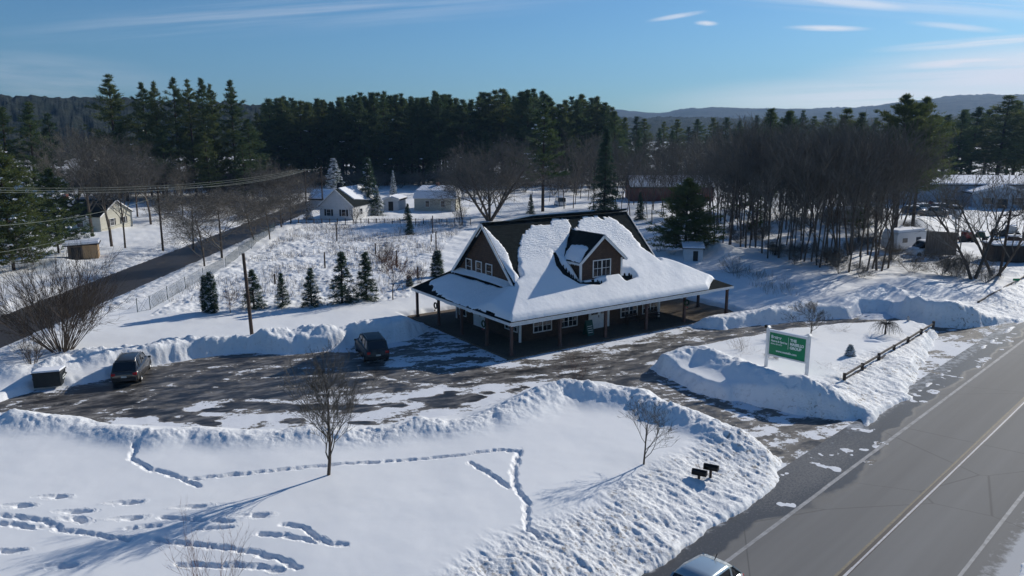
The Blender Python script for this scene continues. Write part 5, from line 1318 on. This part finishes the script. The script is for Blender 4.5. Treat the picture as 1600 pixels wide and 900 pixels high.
def machine(x, y, rz, label, col, s=1.):
    e = empty('farm_machine', GP(x, y, .2), rz, label, 'machine', 'scrap machines in the yard', s)
    b = MB(); b.bar((-1.6, 0, .8), (1.6, 0, .8), .5, .25, M[col]); b.bar((-1.2, -.7, .6), (-1.2, .7, .6), .15, .15, M[col]); b.build('frame', e)
    b = MB(); b.prism([(-.2, .9), (1.2, .9), (1.0, 1.5), (.0, 1.6)], -.4, .4, M[col], 'y'); b.build('engine_cover', e, bevel=.05)
    for xx, yy, r in ((-1.1, -.75, .6), (-1.1, .75, .6), (1.1, -.6, .4), (1.1, .6, .4)):
        b = MB(); b.tube([(xx, yy - .12, r), (xx, yy + .12, r)], r, 14, M['tyre']); b.build('wheel', e)
    b = MB(); b.bar((-1., -.4, 1.2), (-1.2, -.4, 2.2), .06, .06, M['dark']); b.bar((-1., .4, 1.2), (-1.2, .4, 2.2), .06, .06, M['dark']); b.bar((-1.2, -.4, 2.2), (-1.2, .4, 2.2), .06, .06, M['dark']); b.build('roll_bar', e)
    b = MB(); b.box(-.2, 1.1, -.4, .4, 1.6, 1.75, M['clump_snow']); b.build('snow_cover', e, bevel=.05)
machine(1505, 380, R(20), 'red snow-dusted machine left of the many-limbed tree', 'car_red', 1.1)
machine(1525, 378, R(-30), 'greenish machine under the many-limbed tree', 'green_dark', 1.)
machine(1572, 372, R(10), 'grey loader with snow on top behind the brown shed', 'grey_metal', 1.2)
machine(1575, 392, R(-15), 'dark implement right next to the brown shed', 'darkwood', 1.3)
# small yard sign
e = empty('yard_sign', GP(1489, 372, .2), R(10), 'small pale sign board on a leaning post in the yard', 'sign')
b = MB(); b.bar((.5, 0, 0), (0, 0, 3.6), .15, .15, M['grey_metal']); b.build('post', e); b = MB(); b.box(-.6, .6, -.05, .05, 2.9, 4.1, M['whitewall']); b.build('panel', e)

# ------------------------------------------------------------------ other buildings (gable along local y, front face at y=0)
def gable_house(name, loc, rz, W, D, hw_, rh, wallm, label, snow=.3, wins=(), swins=(), chim=None, door=None, roofm='roof_shingle', snow_side=(-1, 1), cat='house', eave=.3, sy=0.):
    e = empty(name, loc, rz, label, cat)
    b = MB(); b.prism([(-W / 2, 0), (W / 2, 0), (W / 2, hw_), (0, hw_ + rh), (-W / 2, hw_)], 0, D, M[wallm], 'y'); b.build('wall', e)
    b = MB(); k = rh / (W / 2); t = eave
    for sx in (-1, 1):
        slab(b, [(sx * (W / 2 + t), -t, hw_ - t * k + .14), (0, -t, hw_ + rh + .14), (0, D + t, hw_ + rh + .14), (sx * (W / 2 + t), D + t, hw_ - t * k + .14)], .13, M[roofm])
    rf = b.build('roof', e)
    b = MB()
    for sx in (-1, 1): b.bar((sx * (W / 2 + t), -t - .02, hw_ - t * k + .06), (0, -t - .02, hw_ + rh + .06), .05, .2, M['white'])
    b.build('rake_trim', e)
    for sx in snow_side:
        b = MB(); s = .55
        P = [(sx * (W / 2 - sy * .3 + (0 if sy else t * .8)), sy - t * .7, hw_ + (-t * .8 if not sy else sy * .3) * k + .15), (sx * .15, sy * .5 - t * .7 + 0, hw_ + rh - .15 * k + .15), (sx * .15, D + t * .7, hw_ + rh - .15 * k + .15), (sx * (W / 2 + t * .8), D + t * .7, hw_ - t * .8 * k + .15)]
        P = [(p[0], p[1], p[2] + snow) for p in P]; slab(b, P, snow, M['clump_snow']); b.build('roof_snow', e, bevel=.1)
    for x0, x1, z0, z1 in wins:
        o = window(e, 'n', 0, x0, x1, z0, z1, 1, 2, 1)
        for q0 in (x0 - .45, x1 + .1):
            s = MB(); s.box(q0, q0 + .35, -.05, -.01, z0, z1, M['dark']); s.build('shutter', o)
    for sd, y0, y1, z0, z1 in swins: window(e, 's', sd * W / 2, y0, y1, z0, z1, 1, 2, 1, out=sd)
    if door:
        b = MB(); b.box(door[0], door[1], -.06, 0, .1, 2.1, M['dark']); d = b.build('door', e)
    if chim:
        b = MB(); b.box(chim[0] - .35, chim[0] + .35, chim[1] - .35, chim[1] + .35, hw_ + rh * .5, hw_ + rh + 1., M['brick_red' if len(chim) < 3 else chim[2]]); b.build('chimney', rf)
    return e
gable_house('white_cottage', GP(526, 346, .2), R(-14), 6.6, 10.5, 2.9, 2.9, 'whitewall', 'white gabled cottage with dark shutters at the far end of the field', .3, [(-1.9, -1.1, 1.0, 2.2), (1.1, 1.9, 1.0, 2.2)], [(1, 3, 4, 1, 2.1)], (-1.1, 4., 'dark'), snow_side=(1,), sy=2.6)
gable_house('cottage_wing', (GP(566, 336)[0], GP(566, 336)[1] + 8, .2), R(82), 5, 12, 2.3, 1.6, 'whitewall', 'low snow-roofed wing running right of the white cottage', .3, cat='house wing')
e = gable_house('garage', GP(611, 331, .2), R(-10), 3.2, 5, 2.4, .5, 'whitewall', 'small white garage between the cottage and the cream house', .3, door=(-.5, .5), cat='garage')
# hipped cream house
e = empty('cream_house', GP(680, 331, .2), R(-4), 'cream house with a rounded snow-covered roof and small chimney', 'house')
b = MB(); b.box(-4.3, 4.3, 0, 7, 0, 2.7, M['cream']); b.build('wall', e)
b = MB(); b.add([(-4.6, -.3, 2.7), (4.6, -.3, 2.7), (4.6, 7.3, 2.7), (-4.6, 7.3, 2.7), (-4.2, .6, 4.3), (4.2, .6, 4.3), (4.2, 6.4, 4.3), (-4.2, 6.4, 4.3), (-3.2, 3.5, 5.2), (3.2, 3.5, 5.2)],
                [(3, 2, 1, 0), (0, 1, 5, 4), (1, 2, 6, 5), (2, 3, 7, 6), (3, 0, 4, 7), (4, 5, 9, 8), (5, 6, 9), (6, 7, 8, 9), (7, 4, 8)], M['clump_snow']); rf = b.build('roof_snow', e, bevel=.15)
b = MB(); b.box(-.3, .3, 3.2, 3.9, 4.8, 5.7, M['brick_red']); b.build('chimney', rf)
for x0 in (-2.0, 1.2): window(e, 'n', 0, x0, x0 + .8, 1.0, 2.2, 1, 2, 1)
b = MB(); b.box(3.3, 4.1, -.06, 0, .1, 2.1, M['white']); b.build('door', e)
# cream bungalow at left
gable_house('bungalow', (-66.5, 131, .2), R(82), 8.5, 14, 2.7, 2.2, 'cream', 'cream bungalow with a bare brown roof across the back road', .0, [(-1.8, -.8, .9, 2.0), (1.3, 2.3, .9, 2.0)], [(-1, 3.0, 4.2, .9, 2.0), (-1, 8, 9.2, .9, 2.0)], (0, 9), snow_side=())
for i, (x, y, w_, lb) in enumerate([(95, 345, 8, 'snow-roofed house glimpsed above the small tan shed'), (42, 330, 8, 'house roof seen through the pine at the left edge'), (655, 285, 10, 'house with sunlit snowy roof glimpsed among the forest trunks')]):
    gable_house('distant_house', GP(x, y, .2), R([60, 80, 84][i]), w_, 11, 2.7, 2.4, 'darkwood' if i else 'cream', lb, .35)
# red low building
gable_house('red_building', (46.5, 186, .2), R(90), 9, 19, 3.3, 2.2, 'brick_red', 'long red building with snowy roof behind the bare trees', .35, [], [(1, 2, 3.4, 1, 2.2), (1, 6, 8, 1, 2.3), (1, 11, 13, 1, 2.3), (1, 15, 16.4, 1, 2.3)])
# pale blue shop
gable_house('blue_building', (121, 176, .2), R(84), 15, 34, 4.6, 1.4, 'blue_steel', 'long pale blue metal building with a snow-covered roof', .3, [], [(1, 4, 6, 1, 2.4), (1, 24, 27, 1, 3.0)], cat='building')
gable_house('blue_porch', (103.5, 165.0, .2), R(-8), 12, 6, 3.2, 1.5, 'blue_steel', 'gabled front wing of the pale blue building', .3, [(-3.5, -2.3, 1, 2.4), (2.3, 3.5, 1, 2.4)], door=(-1, 1), cat='building wing')
# small sheds
e = empty('tan_shed', GP(131, 409, .2), R(24), 'small tan plywood shed with snow on its flat roof', 'shed')
b = MB(); b.box(-1.7, 1.7, 0, 2.6, 0, 2.1, M['wood']); b.box(.0, 1.7, -.04, 0, 0, 2.1, M['tan']); b.build('wall', e)
b = MB(); b.box(1.7, 1.74, .0, 2.6, 0, 2.1, M['tan']); b.build('side_panel', e)
b = MB(); slab(b, [(-2.2, -.5, 2.15), (2., -.5, 2.3), (2., 2.9, 2.3), (-2.2, 2.9, 2.15)], .08, M['dark']); b.build('roof', e)
b = MB(); slab(b, [(-2.15, -.45, 2.5), (1.95, -.45, 2.65), (1.95, 2.85, 2.65), (-2.15, 2.85, 2.5)], .33, M['clump_snow']); b.build('roof_snow', e, bevel=.1)
b = MB(); b.box(-1.3, -.2, -.045, .02, .1, 1.9, M['dark']); b.build('door', e)
e = empty('white_shed', GP(1083, 412, .3), R(-8), 'little white shed with a dark doorway under the dense round pine', 'shed')
b = MB(); b.box(-1.15, 1.15, 0, 2.2, 0, 1.9, M['whitewall']); b.build('wall', e)
b = MB(); slab(b, [(-1.4, -.25, 1.95), (1.4, -.25, 1.95), (1.4, 2.4, 2.3), (-1.4, 2.4, 2.3)], .08, M['dark']); b.build('roof', e); b = MB(); b.box(-.05, .55, -.04, .02, .1, 1.6, M['dark']); b.build('door', e)
b = MB(); slab(b, [(-1.35, -.2, 2.14), (1.35, -.2, 2.14), (1.35, 2.35, 2.49), (-1.35, 2.35, 2.49)], .18, M['clump_snow']); b.build('roof_snow', e)

# ------------------------------------------------------------------ waste bin
e = empty('waste_bin', GP(79, 602, .1), R(18), 'dark waste bin with a snow-covered lid dug into the snowbank', 'waste bin'); e.scale = (.85, .85, .85)
b = MB(); b.prism([(-.85, .12), (.8, .12), (.95, 1.05), (-.95, 1.25)], -.95, .95, M['bin_black'], 'x')
for v_ in range(len(b.v)): pass
b.build('body', e, bevel=.02)
b = MB(); slab(b, [(-1.02, -1.0, 1.32), (1.02, -1.0, 1.32), (1.02, 1.02, 1.12), (-1.02, 1.02, 1.12)], .05, M['dark']); b.build('lid', e)
b = MB(); slab(b, [(-.97, -.95, 1.48), (.97, -.95, 1.48), (.97, .97, 1.26), (-.97, .97, 1.26)], .15, M['clump_snow']); b.build('snow_cover', e, bevel=.05)
b = MB()
for k in range(4): b.box(.955, .99, -.7 + k * .45, -.64 + k * .45, .2, 1.05, M['bin_black'])
for z in (.52, .72): b.box(.985, 1.0, -.35, .45, z, z + .06, M['letter'])
for y_ in (-.35, .41): b.box(.985, 1.0, y_, y_ + .05, .52, .78, M['letter'])
b.build('side_label', e)
b = MB(); b.box(-1.12, -.95, -.35, .35, .6, .75, M['bin_black']); b.box(.95, 1.1, .5, .62, .7, .8, M['bin_black']); b.build('lift_pocket', e)

# ------------------------------------------------------------------ green sign
SL, SR = Vector((*at(1196, 583, .4), 0)), Vector((*at(1259, 599, .4), 0))
sd = (SR - SL); SA = math.atan2(sd.y, sd.x); SW = sd.length
e = empty('sign_board', (SL.x, SL.y, .3), SA, 'green and white estate office sign between two white posts', 'sign')
for x in (0, SW):
    b = MB(); b.box(x - .09, x + .09, -.09, .09, -.3, 3.42 if x == 0 else 3.36, M['white']); b.prism([(x - .15, 3.36), (x + .15, 3.36), (x, 3.50)], -.15, .15, M['white'], 'y'); b.build('post', e, bevel=.01)
b = MB(); b.box(.12, SW - .12, -.05, .05, 1.55, 3.10, M['green_sign']); pn = b.build('panel', e)
b = MB(); b.box(.11, SW - .11, -.09, .09, 3.10, 3.22, M['white']); b.box(.11, SW - .11, -.08, .08, 1.45, 1.55, M['white']); b.box(.11, .17, -.07, .07, 1.55, 3.1, M['white']); b.box(SW - .17, SW - .11, -.07, .07, 1.55, 3.1, M['white']); b.build('frame', e)
b = MB(); b.box(.11, SW - .11, -.08, .08, 3.22, 3.27, M['clump_snow']); b.build('snow_cap', e)
def text(s, x, z, size, parent, bold=.0, sx=1., sh=0, y=-.056):
    c = bpy.data.curves.new('t', 'FONT'); c.body = s; c.size = size; c.extrude = .004; c.offset = bold; c.shear = sh; c.space_character = 1.0
    o = bpy.data.objects.new('t', c); COL.objects.link(o); bpy.context.view_layer.update()
    me = bpy.data.meshes.new_from_object(o.evaluated_get(bpy.context.evaluated_depsgraph_get()))
    bpy.data.objects.remove(o); me.name = 'lettering'; me.materials.clear(); me.materials.append(M['letter'])
    t = bpy.data.objects.new('lettering', me); COL.objects.link(t); t.parent = parent
    t.location = (x, y, z); t.rotation_euler = (R(90), 0, 0); t.scale = (sx, 1, 1)
    return t
W0 = SW / 3.0
text('Better', .28, 2.70, .30, pn, .008, W0); text('Homes & Gardens', .28, 2.46, .20, pn, .006, W0 * .80); text('REAL ESTATE', .28, 2.28, .13, pn, .002, W0 * 1.1)
text('THE', 1.70 * W0, 2.72, .26, pn, .010, W0 * .95); text('MASIELLO', 1.70 * W0, 2.46, .26, pn, .010, W0 * .86); text('GROUP', 1.70 * W0, 2.20, .26, pn, .010, W0 * .95)
text('www.masiello.com', .70 * W0, 1.80, .21, pn, .005, W0 * .95)
b = MB(); b.box(1.56 * W0, 1.58 * W0, -.062, -.05, 2.15, 2.95, M['letter']); b.build('divider', pn)
for sx in (.1,):
    ee = empty('flood_lamp', (SL.x, SL.y, 3.62), SA, 'small black lamp on top of the left sign post', 'lamp')
    b = MB(); b.box(-.22, -.0, -.18, .02, .02, .20, M['black_metal']); b.build('housing', ee, bevel=.02); b = MB(); b.bar((-.05, 0, -.1), (-.05, 0, .1), .05, .05, M['black_metal']); b.build('bracket', ee)

# ------------------------------------------------------------------ split-rail fence
def rail_fence(pts, label, z=.25, hp=1.15):
    e = empty('rail_fence', (pts[0][0], pts[0][1], 0), 0, label, 'fence'); o = Vector((pts[0][0], pts[0][1], 0))
    rnd = random.Random(4)
    P = [Vector((p[0], p[1], 0)) - o for p in pts]
    for i, p in enumerate(P):
        b = MB(); b.box(p.x - .085, p.x + .085, p.y - .085, p.y + .085, 0, z + hp + rnd.uniform(-.05, .06), M['darkwood']); b.build('fence_post', e, bevel=.02)
    for i in range(len(P) - 1):
        for zz in (.42, .80):
            a, c = P[i], P[i + 1]; b = MB()
            b.bar((a.x, a.y, z + zz + rnd.uniform(-.05, .05)), (c.x, c.y, z + zz + rnd.uniform(-.05, .05)), .10, .12, M['wood']); b.build('rail', e)
    return e
F0, F1 = at(1318, 604, .3), at(1457, 520, .3)
rail_fence([(F0[0] + (F1[0] - F0[0]) * k / 6, F0[1] + (F1[1] - F0[1]) * k / 6) for k in range(7)] , 'split-rail wooden fence along the snowy island beside the main road', z=.30, hp=.95)
G0, G1 = at(1528, 479, .4), at(1600, 439, .4)
rail_fence([(G0[0] + (G1[0] - G0[0]) * k / 6, G0[1] + (G1[1] - G0[1]) * k / 6) for k in range(9)], 'half-buried split-rail fence farther up the main road past the big snow pile', z=.1, hp=.85)
# stump of a driveway post and marker
def pole_thing(name, x, y, top, r, m, label, cat='post', grp=None, lean=0, z=.2, snowcap=False):
    p = GP(x, y, z); h = hgt(top, p[0], p[1]) - z
    e = empty(name, p, 0, label, cat, grp); b = MB(); b.tube([(0, 0, -.3), (lean * .5, 0, h * .5), (lean, 0, h)], [r, r * .92, r * .82], 9, M[m]); b.build('shaft', e)
    return e, h
e, h = pole_thing('sign_post', 1417, 514, 494, .05, 'wood', 'thin post with small pale plate at the end of the snowy island')
b = MB(); b.box(-.12, .12, -.07, -.05, h - .6, h - .05, M['grey_metal']); b.build('plate', e)
pole_thing('marker_post', 1347, 572, 559, .05, 'wood', 'thin marker stake beside the dwarf spruce')
e, h = pole_thing('street_sign', 1586, 452, 438, .03, 'grey_metal', 'small green street sign beyond the far fence by the roadside', 'sign'); b = MB(); b.box(-.35, .35, -.02, .02, h - .05, h + .2, M['green_sign']); b.build('plate', e)
for i, (x, y, t, lb) in enumerate([(526.5, 378, 347, 'weathered post in the field nearest the white cottage'), (508, 422, 394, 'weathered post in the field left of the low bushes'), (676.5, 370, 337, 'weathered post farthest right at the back of the field'), (681.5, 392, 362, 'weathered post just left of the steep gable'),
                                   (620, 421, 391, 'weathered post beside the bare sapling'), (653, 441, 417, 'short weathered post near the left porch corner'), (430, 447, 428, 'short weathered post behind the smallest young spruce'), (587, 402, 380, 'weathered post behind the field bushes'), (674, 382, 366, 'thin weathered post close to the two taller ones')]):
    pole_thing('field_post', x, y, t, .10, 'darkwood', lb, 'post', 'old posts standing in the field')
# snowy mound rock
b = MB(); import mathutils
vs, fs = [], []
for k in range(7):
    t = k / 6 * math.pi / 2
    for q in range(14): a = q / 14 * 2 * math.pi; rr2 = math.cos(t) * (1 + .15 * math.sin(a * 3 + k)); vs.append((1.1 * rr2 * math.cos(a), .7 * rr2 * math.sin(a), .55 * math.sin(t)))
for k in range(6):
    for q in range(14): fs.append((k * 14 + q, k * 14 + (q + 1) % 14, (k + 1) * 14 + (q + 1) % 14, (k + 1) * 14 + q))
b.add(vs, fs, M['clump_snow']); o = b.build('snowy_boulder', smooth=True); p = GP(1362, 541, .35); o.location = p; tag(o, 'snow-covered boulder under the small weeping tree', 'boulder')

# ------------------------------------------------------------------ mailboxes
def mailbox(x, y, top, label, rz, hidden=0):
    X, Y = at(x, y, .6); h = hgt(top, X, Y)
    e = empty('mailbox', (X, Y, 0), rz, label, 'mailbox', 'roadside mailboxes')
    b = MB(); b.box(-.055, .055, -.055, .055, 0, h - .22, M['darkwood']); b.build('post', e)
    b = MB(); pr_ = [(-.13, 0)] + [(-.13 * math.cos(a), .14 + .12 * math.sin(a)) for a in np.linspace(0, math.pi, 9)] + [(.13, 0)]
    b.prism([(q, h - .27 + z) for q, z in pr_], -.34, .34, M['black_metal'], 'x'); bo = b.build('box', e, bevel=.01)
    b = MB(); b.prism([(q * 1.06, h - .275 + z * 1.04) for q, z in pr_], .335, .365, M['dark'], 'x'); b.build('door', bo)
    b = MB(); b.box(-.34, .34, -.10, .10, h - .30, h - .27, M['darkwood']); b.build('shelf', e)
    return e
mailbox(1092, 748, 733, 'black mailbox nearest the bottom left, low in the ploughed snow', R(-28))
mailbox(1110, 745, 725, 'black mailbox on the taller post nearest the driveway', R(-28))

# ------------------------------------------------------------------ poles and wires
def upole(x, y, top, r, lean, label, arm=True, z=.1):
    p = GP(x, y, z); h = hgt(top, p[0], p[1]) - z
    e = empty('utility_pole', p, 0, label, 'utility pole')
    b = MB(); b.tube([(0, 0, -.3), (lean * .5, 0, h * .5), (lean, 0, h)], [r, r * .9, r * .78], 10, M['darkwood']); b.build('shaft', e)
    if arm:
        b = MB(); b.bar((lean - 1.1, 0, h - .5), (lean + 1.1, 0, h - .5), .1, .12, M['darkwood']); b.bar((lean - .6, .03, h - .5), (lean, .03, h - 1.1), .04, .06, M['dark']); b.bar((lean + .6, .03, h - .5), (lean, .03, h - 1.1), .04, .06, M['dark']); b.build('crossarm', e)
        b = MB(); [b.tube([(lean + q, 0, h - .44), (lean + q, 0, h - .25)], .05, 6, M['grey_metal']) for q in (-1., -.3, .3, 1.)]; b.build('insulator', e)
    else:
        b = MB(); b.box(-.16, -.06, -.08, .08, 1.2, 1.55, M['grey_metal']); b.build('meter_box', e)
    return (p[0] + lean, p[1], h + z)
upole(395, 534, 396, .15, -.28, 'leaning bare pole rising from the snowbank between the parked cars', arm=False)
T1 = upole(255, 393, 290, .15, .0, 'utility pole across the back road in front of the bungalow')
T2 = upole(480, 345, 262, .14, 0, 'utility pole on the left side of the distant road bend')
T3 = upole(505, 336, 259, .14, 0, 'utility pole behind the white cottage roof')
upole(1560, 441, 329, .16, .35, 'pole with peeling bark right of the many-limbed tree')
def wire(a, b2, sag, r, label):
    b = MB(); a, b2 = Vector(a), Vector(b2); pts = []
    for k in range(25):
        t = k / 24; p = a.lerp(b2, t); p.z -= sag * 4 * t * (1 - t); pts.append(p)
    b.tube(pts, r, 4, M['wire']); tag(b.build('power_line'), label, 'cable')
xl = -62
def wp(x, y, Y): # a point on the sight line at depth Y
    dx, dy = (x - 800) / F, (450 - y) / F; v = (dx, CP + SP * dy, -SP + CP * dy); t = Y / v[1]; return (v[0] * t, Y, CH + v[2] * t)
wire(wp(-60, 292, 70), (T2[0] - 1, T2[1], T2[2] - .3), 1.2, .015, 'upper of the long overhead cables crossing the left edge')
wire(wp(-60, 296, 69), (T2[0] + .3, T2[1], T2[2] - .3), 1.3, .015, 'middle of the long overhead cables crossing the left edge')
wire(wp(-60, 299, 68), (T2[0] + 1, T2[1], T2[2] - .3), 1.5, .015, 'lowest of the long overhead cables crossing the left edge')
wire((T2[0], T2[1], T2[2] - .3), (T3[0], T3[1], T3[2] - .3), .3, .015, 'short overhead cable between the two far poles')
wire(wp(-60, 356, 72), (T1[0], T1[1], T1[2] - 1.5), .8, .02, 'cable running in front of the spreading pine to the roadside pole')
wire(wp(-60, 402, 76), (T1[0], T1[1], T1[2] - 3.2), .9, .02, 'lower cable passing over the small tan shed')
wire((T1[0], T1[1], T1[2] - .3), (T2[0], T2[1], T2[2] - .6), .9, .02, 'cable following the back road between its poles')
# ------------------------------------------------------------------ chain-link fence by the back road
CPX = [(215, 488), (235, 484), (262, 468), (290, 452), (318, 437), (353, 418), (374, 401), (393, 387), (412, 373), (430, 360)]
C3 = [Vector((*at(a, b_, .4), 0)) for a, b_ in CPX]; O = C3[0].copy(); C3 = [c - O for c in C3]
e = empty('wire_fence', (O.x, O.y, 0), 0, 'green-grey chain-link fence along the back road beside the field', 'fence')
for c in C3:
    b = MB(); b.tube([(c.x, c.y, 0), (c.x, c.y, 1.75)], .035, 6, M['chain']); b.build('fence_post', e)
for i in range(len(C3) - 1):
    a, c = C3[i], C3[i + 1]; A, B = [], []
    for z in (.45, 1.68): A.append((a.x, a.y, z)); B.append((c.x, c.y, z))
    n = max(4, int((c - a).length / .3))
    for k in range(n):
        for d_ in (1, -1):
            p, q = a.lerp(c, k / n), a.lerp(c, min(1, max(0, (k + d_ * 3) / n)))
            if 0 <= k + d_ * 3 <= n: A.append((p.x, p.y, .45)); B.append((q.x, q.y, 1.68))
    v, f = tubes_np(np.array(A), np.array(B), np.full(len(A), .011), np.full(len(A), .011), 3)
    link('fence_mesh', mesh_np('fence_mesh', v, f, [M['chain']]), e)
# boundary fence at the far side of the field
e = empty('field_fence', GP(430, 350, .3), 0, 'low dark fence line at the far side of the field below the houses', 'fence')
ox, oy = at(430, 350, .3); ends = [at(430, 352, .3), at(560, 350, .3), at(735, 352, .3)]
for i in range(26):
    t = i / 25; q = ends[0] if t == 0 else tuple(ends[0][k] + (ends[2][k] - ends[0][k]) * t for k in (0, 1))
    b = MB(); b.box(q[0] - ox - .06, q[0] - ox + .06, q[1] - oy - .06, q[1] - oy + .06, -.1, 1.2, M['darkwood']); b.build('fence_post', e)
for z in (.5, 1.05):
    b = MB(); b.bar((ends[0][0] - ox, ends[0][1] - oy, z), (ends[2][0] - ox, ends[2][1] - oy, z), .03, .05, M['darkwood']); b.build('rail', e)

# ------------------------------------------------------------------ air, sky, sun, camera
hz = MB(); hz.box(-3600, 5200, -200, 5200, -4, 420, None) if False else None
hb = MB(); hm = bpy.data.materials.new('haze_air'); hm.use_nodes = True; nt = hm.node_tree
for n in list(nt.nodes):
    if n.type != 'OUTPUT_MATERIAL': nt.nodes.remove(n)
pv = nt.nodes.new('ShaderNodeVolumePrincipled'); pv.inputs['Color'].default_value = (.34, .60, 1., 1); pv.inputs['Density'].default_value = .00011; pv.inputs['Anisotropy'].default_value = .2
nt.links.new(pv.outputs[0], [n for n in nt.nodes if n.type == 'OUTPUT_MATERIAL'][0].inputs['Volume'])
hb.box(-3200, 4300, -300, 4300, -6, 300, hm); o = hb.build('haze'); tag(o, kind='stuff')
SUN_EL, SUN_AZ = R(26), R(49)          # azimuth clockwise from +Y
wd = bpy.data.worlds.new('World'); S.world = wd; wd.use_nodes = True; nt = wd.node_tree; bg = nt.nodes['Background']
sk = nt.nodes.new('ShaderNodeTexSky'); sk.sky_type = 'NISHITA'; sk.sun_disc = False; sk.sun_elevation = SUN_EL; sk.sun_rotation = SUN_AZ
sk.air_density = 1.0; sk.dust_density = .5; sk.ozone_density = 2.5; sk.altitude = 100
tc = nt.nodes.new('ShaderNodeTexCoord'); sp = nt.nodes.new('ShaderNodeSeparateXYZ'); nt.links.new(tc.outputs['Generated'], sp.inputs[0])
ux = mth(nt, 'DIVIDE', sp.outputs[0], mth(nt, 'MAXIMUM', sp.outputs[1], .05)); uz = mth(nt, 'DIVIDE', sp.outputs[2], mth(nt, 'MAXIMUM', sp.outputs[1], .05))
cv = nt.nodes.new('ShaderNodeCombineXYZ'); nt.links.new(ux, cv.inputs[0]); nt.links.new(uz, cv.inputs[1])
def cloud(x, y, rx, ry, sc, seed, th0, th1, amt, rot=0):
    """wisps of cirrus: noise stretched along the wind inside a soft patch of sky"""
    X0 = math.tan(math.atan((x - 800) / F)) / CP; Z0 = (Y0 - y) / F
    mp = nt.nodes.new('ShaderNodeMapping'); mp.vector_type = 'TEXTURE'
    mp.inputs['Location'].default_value = (X0, Z0, 0); mp.inputs['Rotation'].default_value = (0, 0, R(rot)); mp.inputs['Scale'].default_value = (rx / F, ry / F, 1)
    nt.links.new(cv.outputs[0], mp.inputs[0])
    ln = nt.nodes.new('ShaderNodeVectorMath'); ln.operation = 'LENGTH'; nt.links.new(mp.outputs[0], ln.inputs[0])
    fall = nt.nodes.new('ShaderNodeMapRange'); fall.interpolation_type = 'SMOOTHSTEP'; nt.links.new(ln.outputs['Value'], fall.inputs[0])
    fall.inputs['From Min'].default_value = 1.; fall.inputs['From Max'].default_value = .15
    m2 = nt.nodes.new('ShaderNodeMapping'); nt.links.new(mp.outputs[0], m2.inputs[0]); m2.inputs['Location'].default_value = (seed, seed * 2.3, seed); m2.inputs['Scale'].default_value = sc
    n = noise(nt, m2.outputs[0], 1., 7, .6)
    r = nt.nodes.new('ShaderNodeMapRange'); r.interpolation_type = 'SMOOTHSTEP'; nt.links.new(n, r.inputs[0]); r.inputs['From Min'].default_value = th0; r.inputs['From Max'].default_value = th1
    return mth(nt, 'MULTIPLY', mth(nt, 'MULTIPLY', r.outputs[0], fall.outputs[0]), amt)
cl = [cloud(1600, 118, 460, 62, (.9, 3.6, 1), 3., .12, .50, .95, 3), cloud(1430, 150, 520, 46, (.9, 3.0, 1), 9., .15, .55, .80, 2), cloud(1500, 74, 210, 11, (1., 1.2, 1), 5.5, .20, .55, .70, 4), cloud(1470, 104, 170, 14, (1., 1.4, 1), 7.7, .20, .55, .95, 3),
      cloud(1530, 126, 240, 12, (1., 1.4, 1), 8.7, .20, .55, .9, 2), cloud(1600, 92, 200, 16, (1., 1.4, 1), 18.7, .20, .55, .9, 4),
      cloud(1262, 54, 76, 6, (1.2, .7, 1), 5., .15, .5, .75, -1), cloud(1040, 37, 54, 5, (1.2, .7, 1), 12., .15, .5, .55, 9), cloud(1084, 47, 22, 5, (1.2, .7, 1), 15., .1, .5, .7, -2), cloud(1450, 52, 90, 7, (1.2, 1., 1), 17., .15, .55, .45, -5), cloud(1300, 18, 150, 11, (1.2, 1.2, 1), 19., .15, .55, .6, -5),
      cloud(1350, 10, 520, 34, (1., 3., 1), 22., .3, .66, .4, -4), cloud(60, 125, 340, 55, (1.2, 2.4, 1), 31., .3, .7, .25, -4), cloud(500, 30, 600, 40, (1.2, 3., 1), 41., .38, .75, .25, 4)]
a = cl[0]
for c in cl[1:]: a = mth(nt, 'MAXIMUM', a, c)
tn = nt.nodes.new('ShaderNodeMix'); tn.data_type = 'RGBA'; tn.blend_type = 'MULTIPLY'; tn.inputs[0].default_value = 1.; nt.links.new(sk.outputs[0], tn.inputs[6]); tn.inputs[7].default_value = (.38, .64, .885, 1)
c = mixc(nt, a, tn.outputs[2], (9.6, 9.4, 9.6))
nt.links.new(c, bg.inputs[0]); bg.inputs['Strength'].default_value = .10
sl = bpy.data.lights.new('sun', 'SUN'); sl.energy = 4.5; sl.angle = R(.55); sl.color = (1., .945, .845)
so = bpy.data.objects.new('sun', sl); COL.objects.link(so)
dv = Vector((math.sin(SUN_AZ) * math.cos(SUN_EL), math.cos(SUN_AZ) * math.cos(SUN_EL), math.sin(SUN_EL)))
so.rotation_euler = dv.to_track_quat('Z', 'Y').to_euler()
cd = bpy.data.cameras.new('camera'); co = bpy.data.objects.new('camera', cd); COL.objects.link(co)
cd.sensor_width = 36; cd.lens = F / 1600 * 36; cd.clip_end = 20000; cd.clip_start = .5
co.location = (0, 0, CH); co.rotation_euler = (R(90) - PITCH, 0, 0); S.camera = co
S.view_settings.view_transform = 'Standard'; S.view_settings.look = 'None'; S.view_settings.exposure = 0.0; S.view_settings.gamma = 1
S.render.engine = 'CYCLES'; S.cycles.max_bounces = 4; S.cycles.diffuse_bounces = 3; S.cycles.use_adaptive_sampling = True; S.cycles.adaptive_threshold = .025; S.cycles.volume_bounces = 0; S.cycles.use_denoising = True
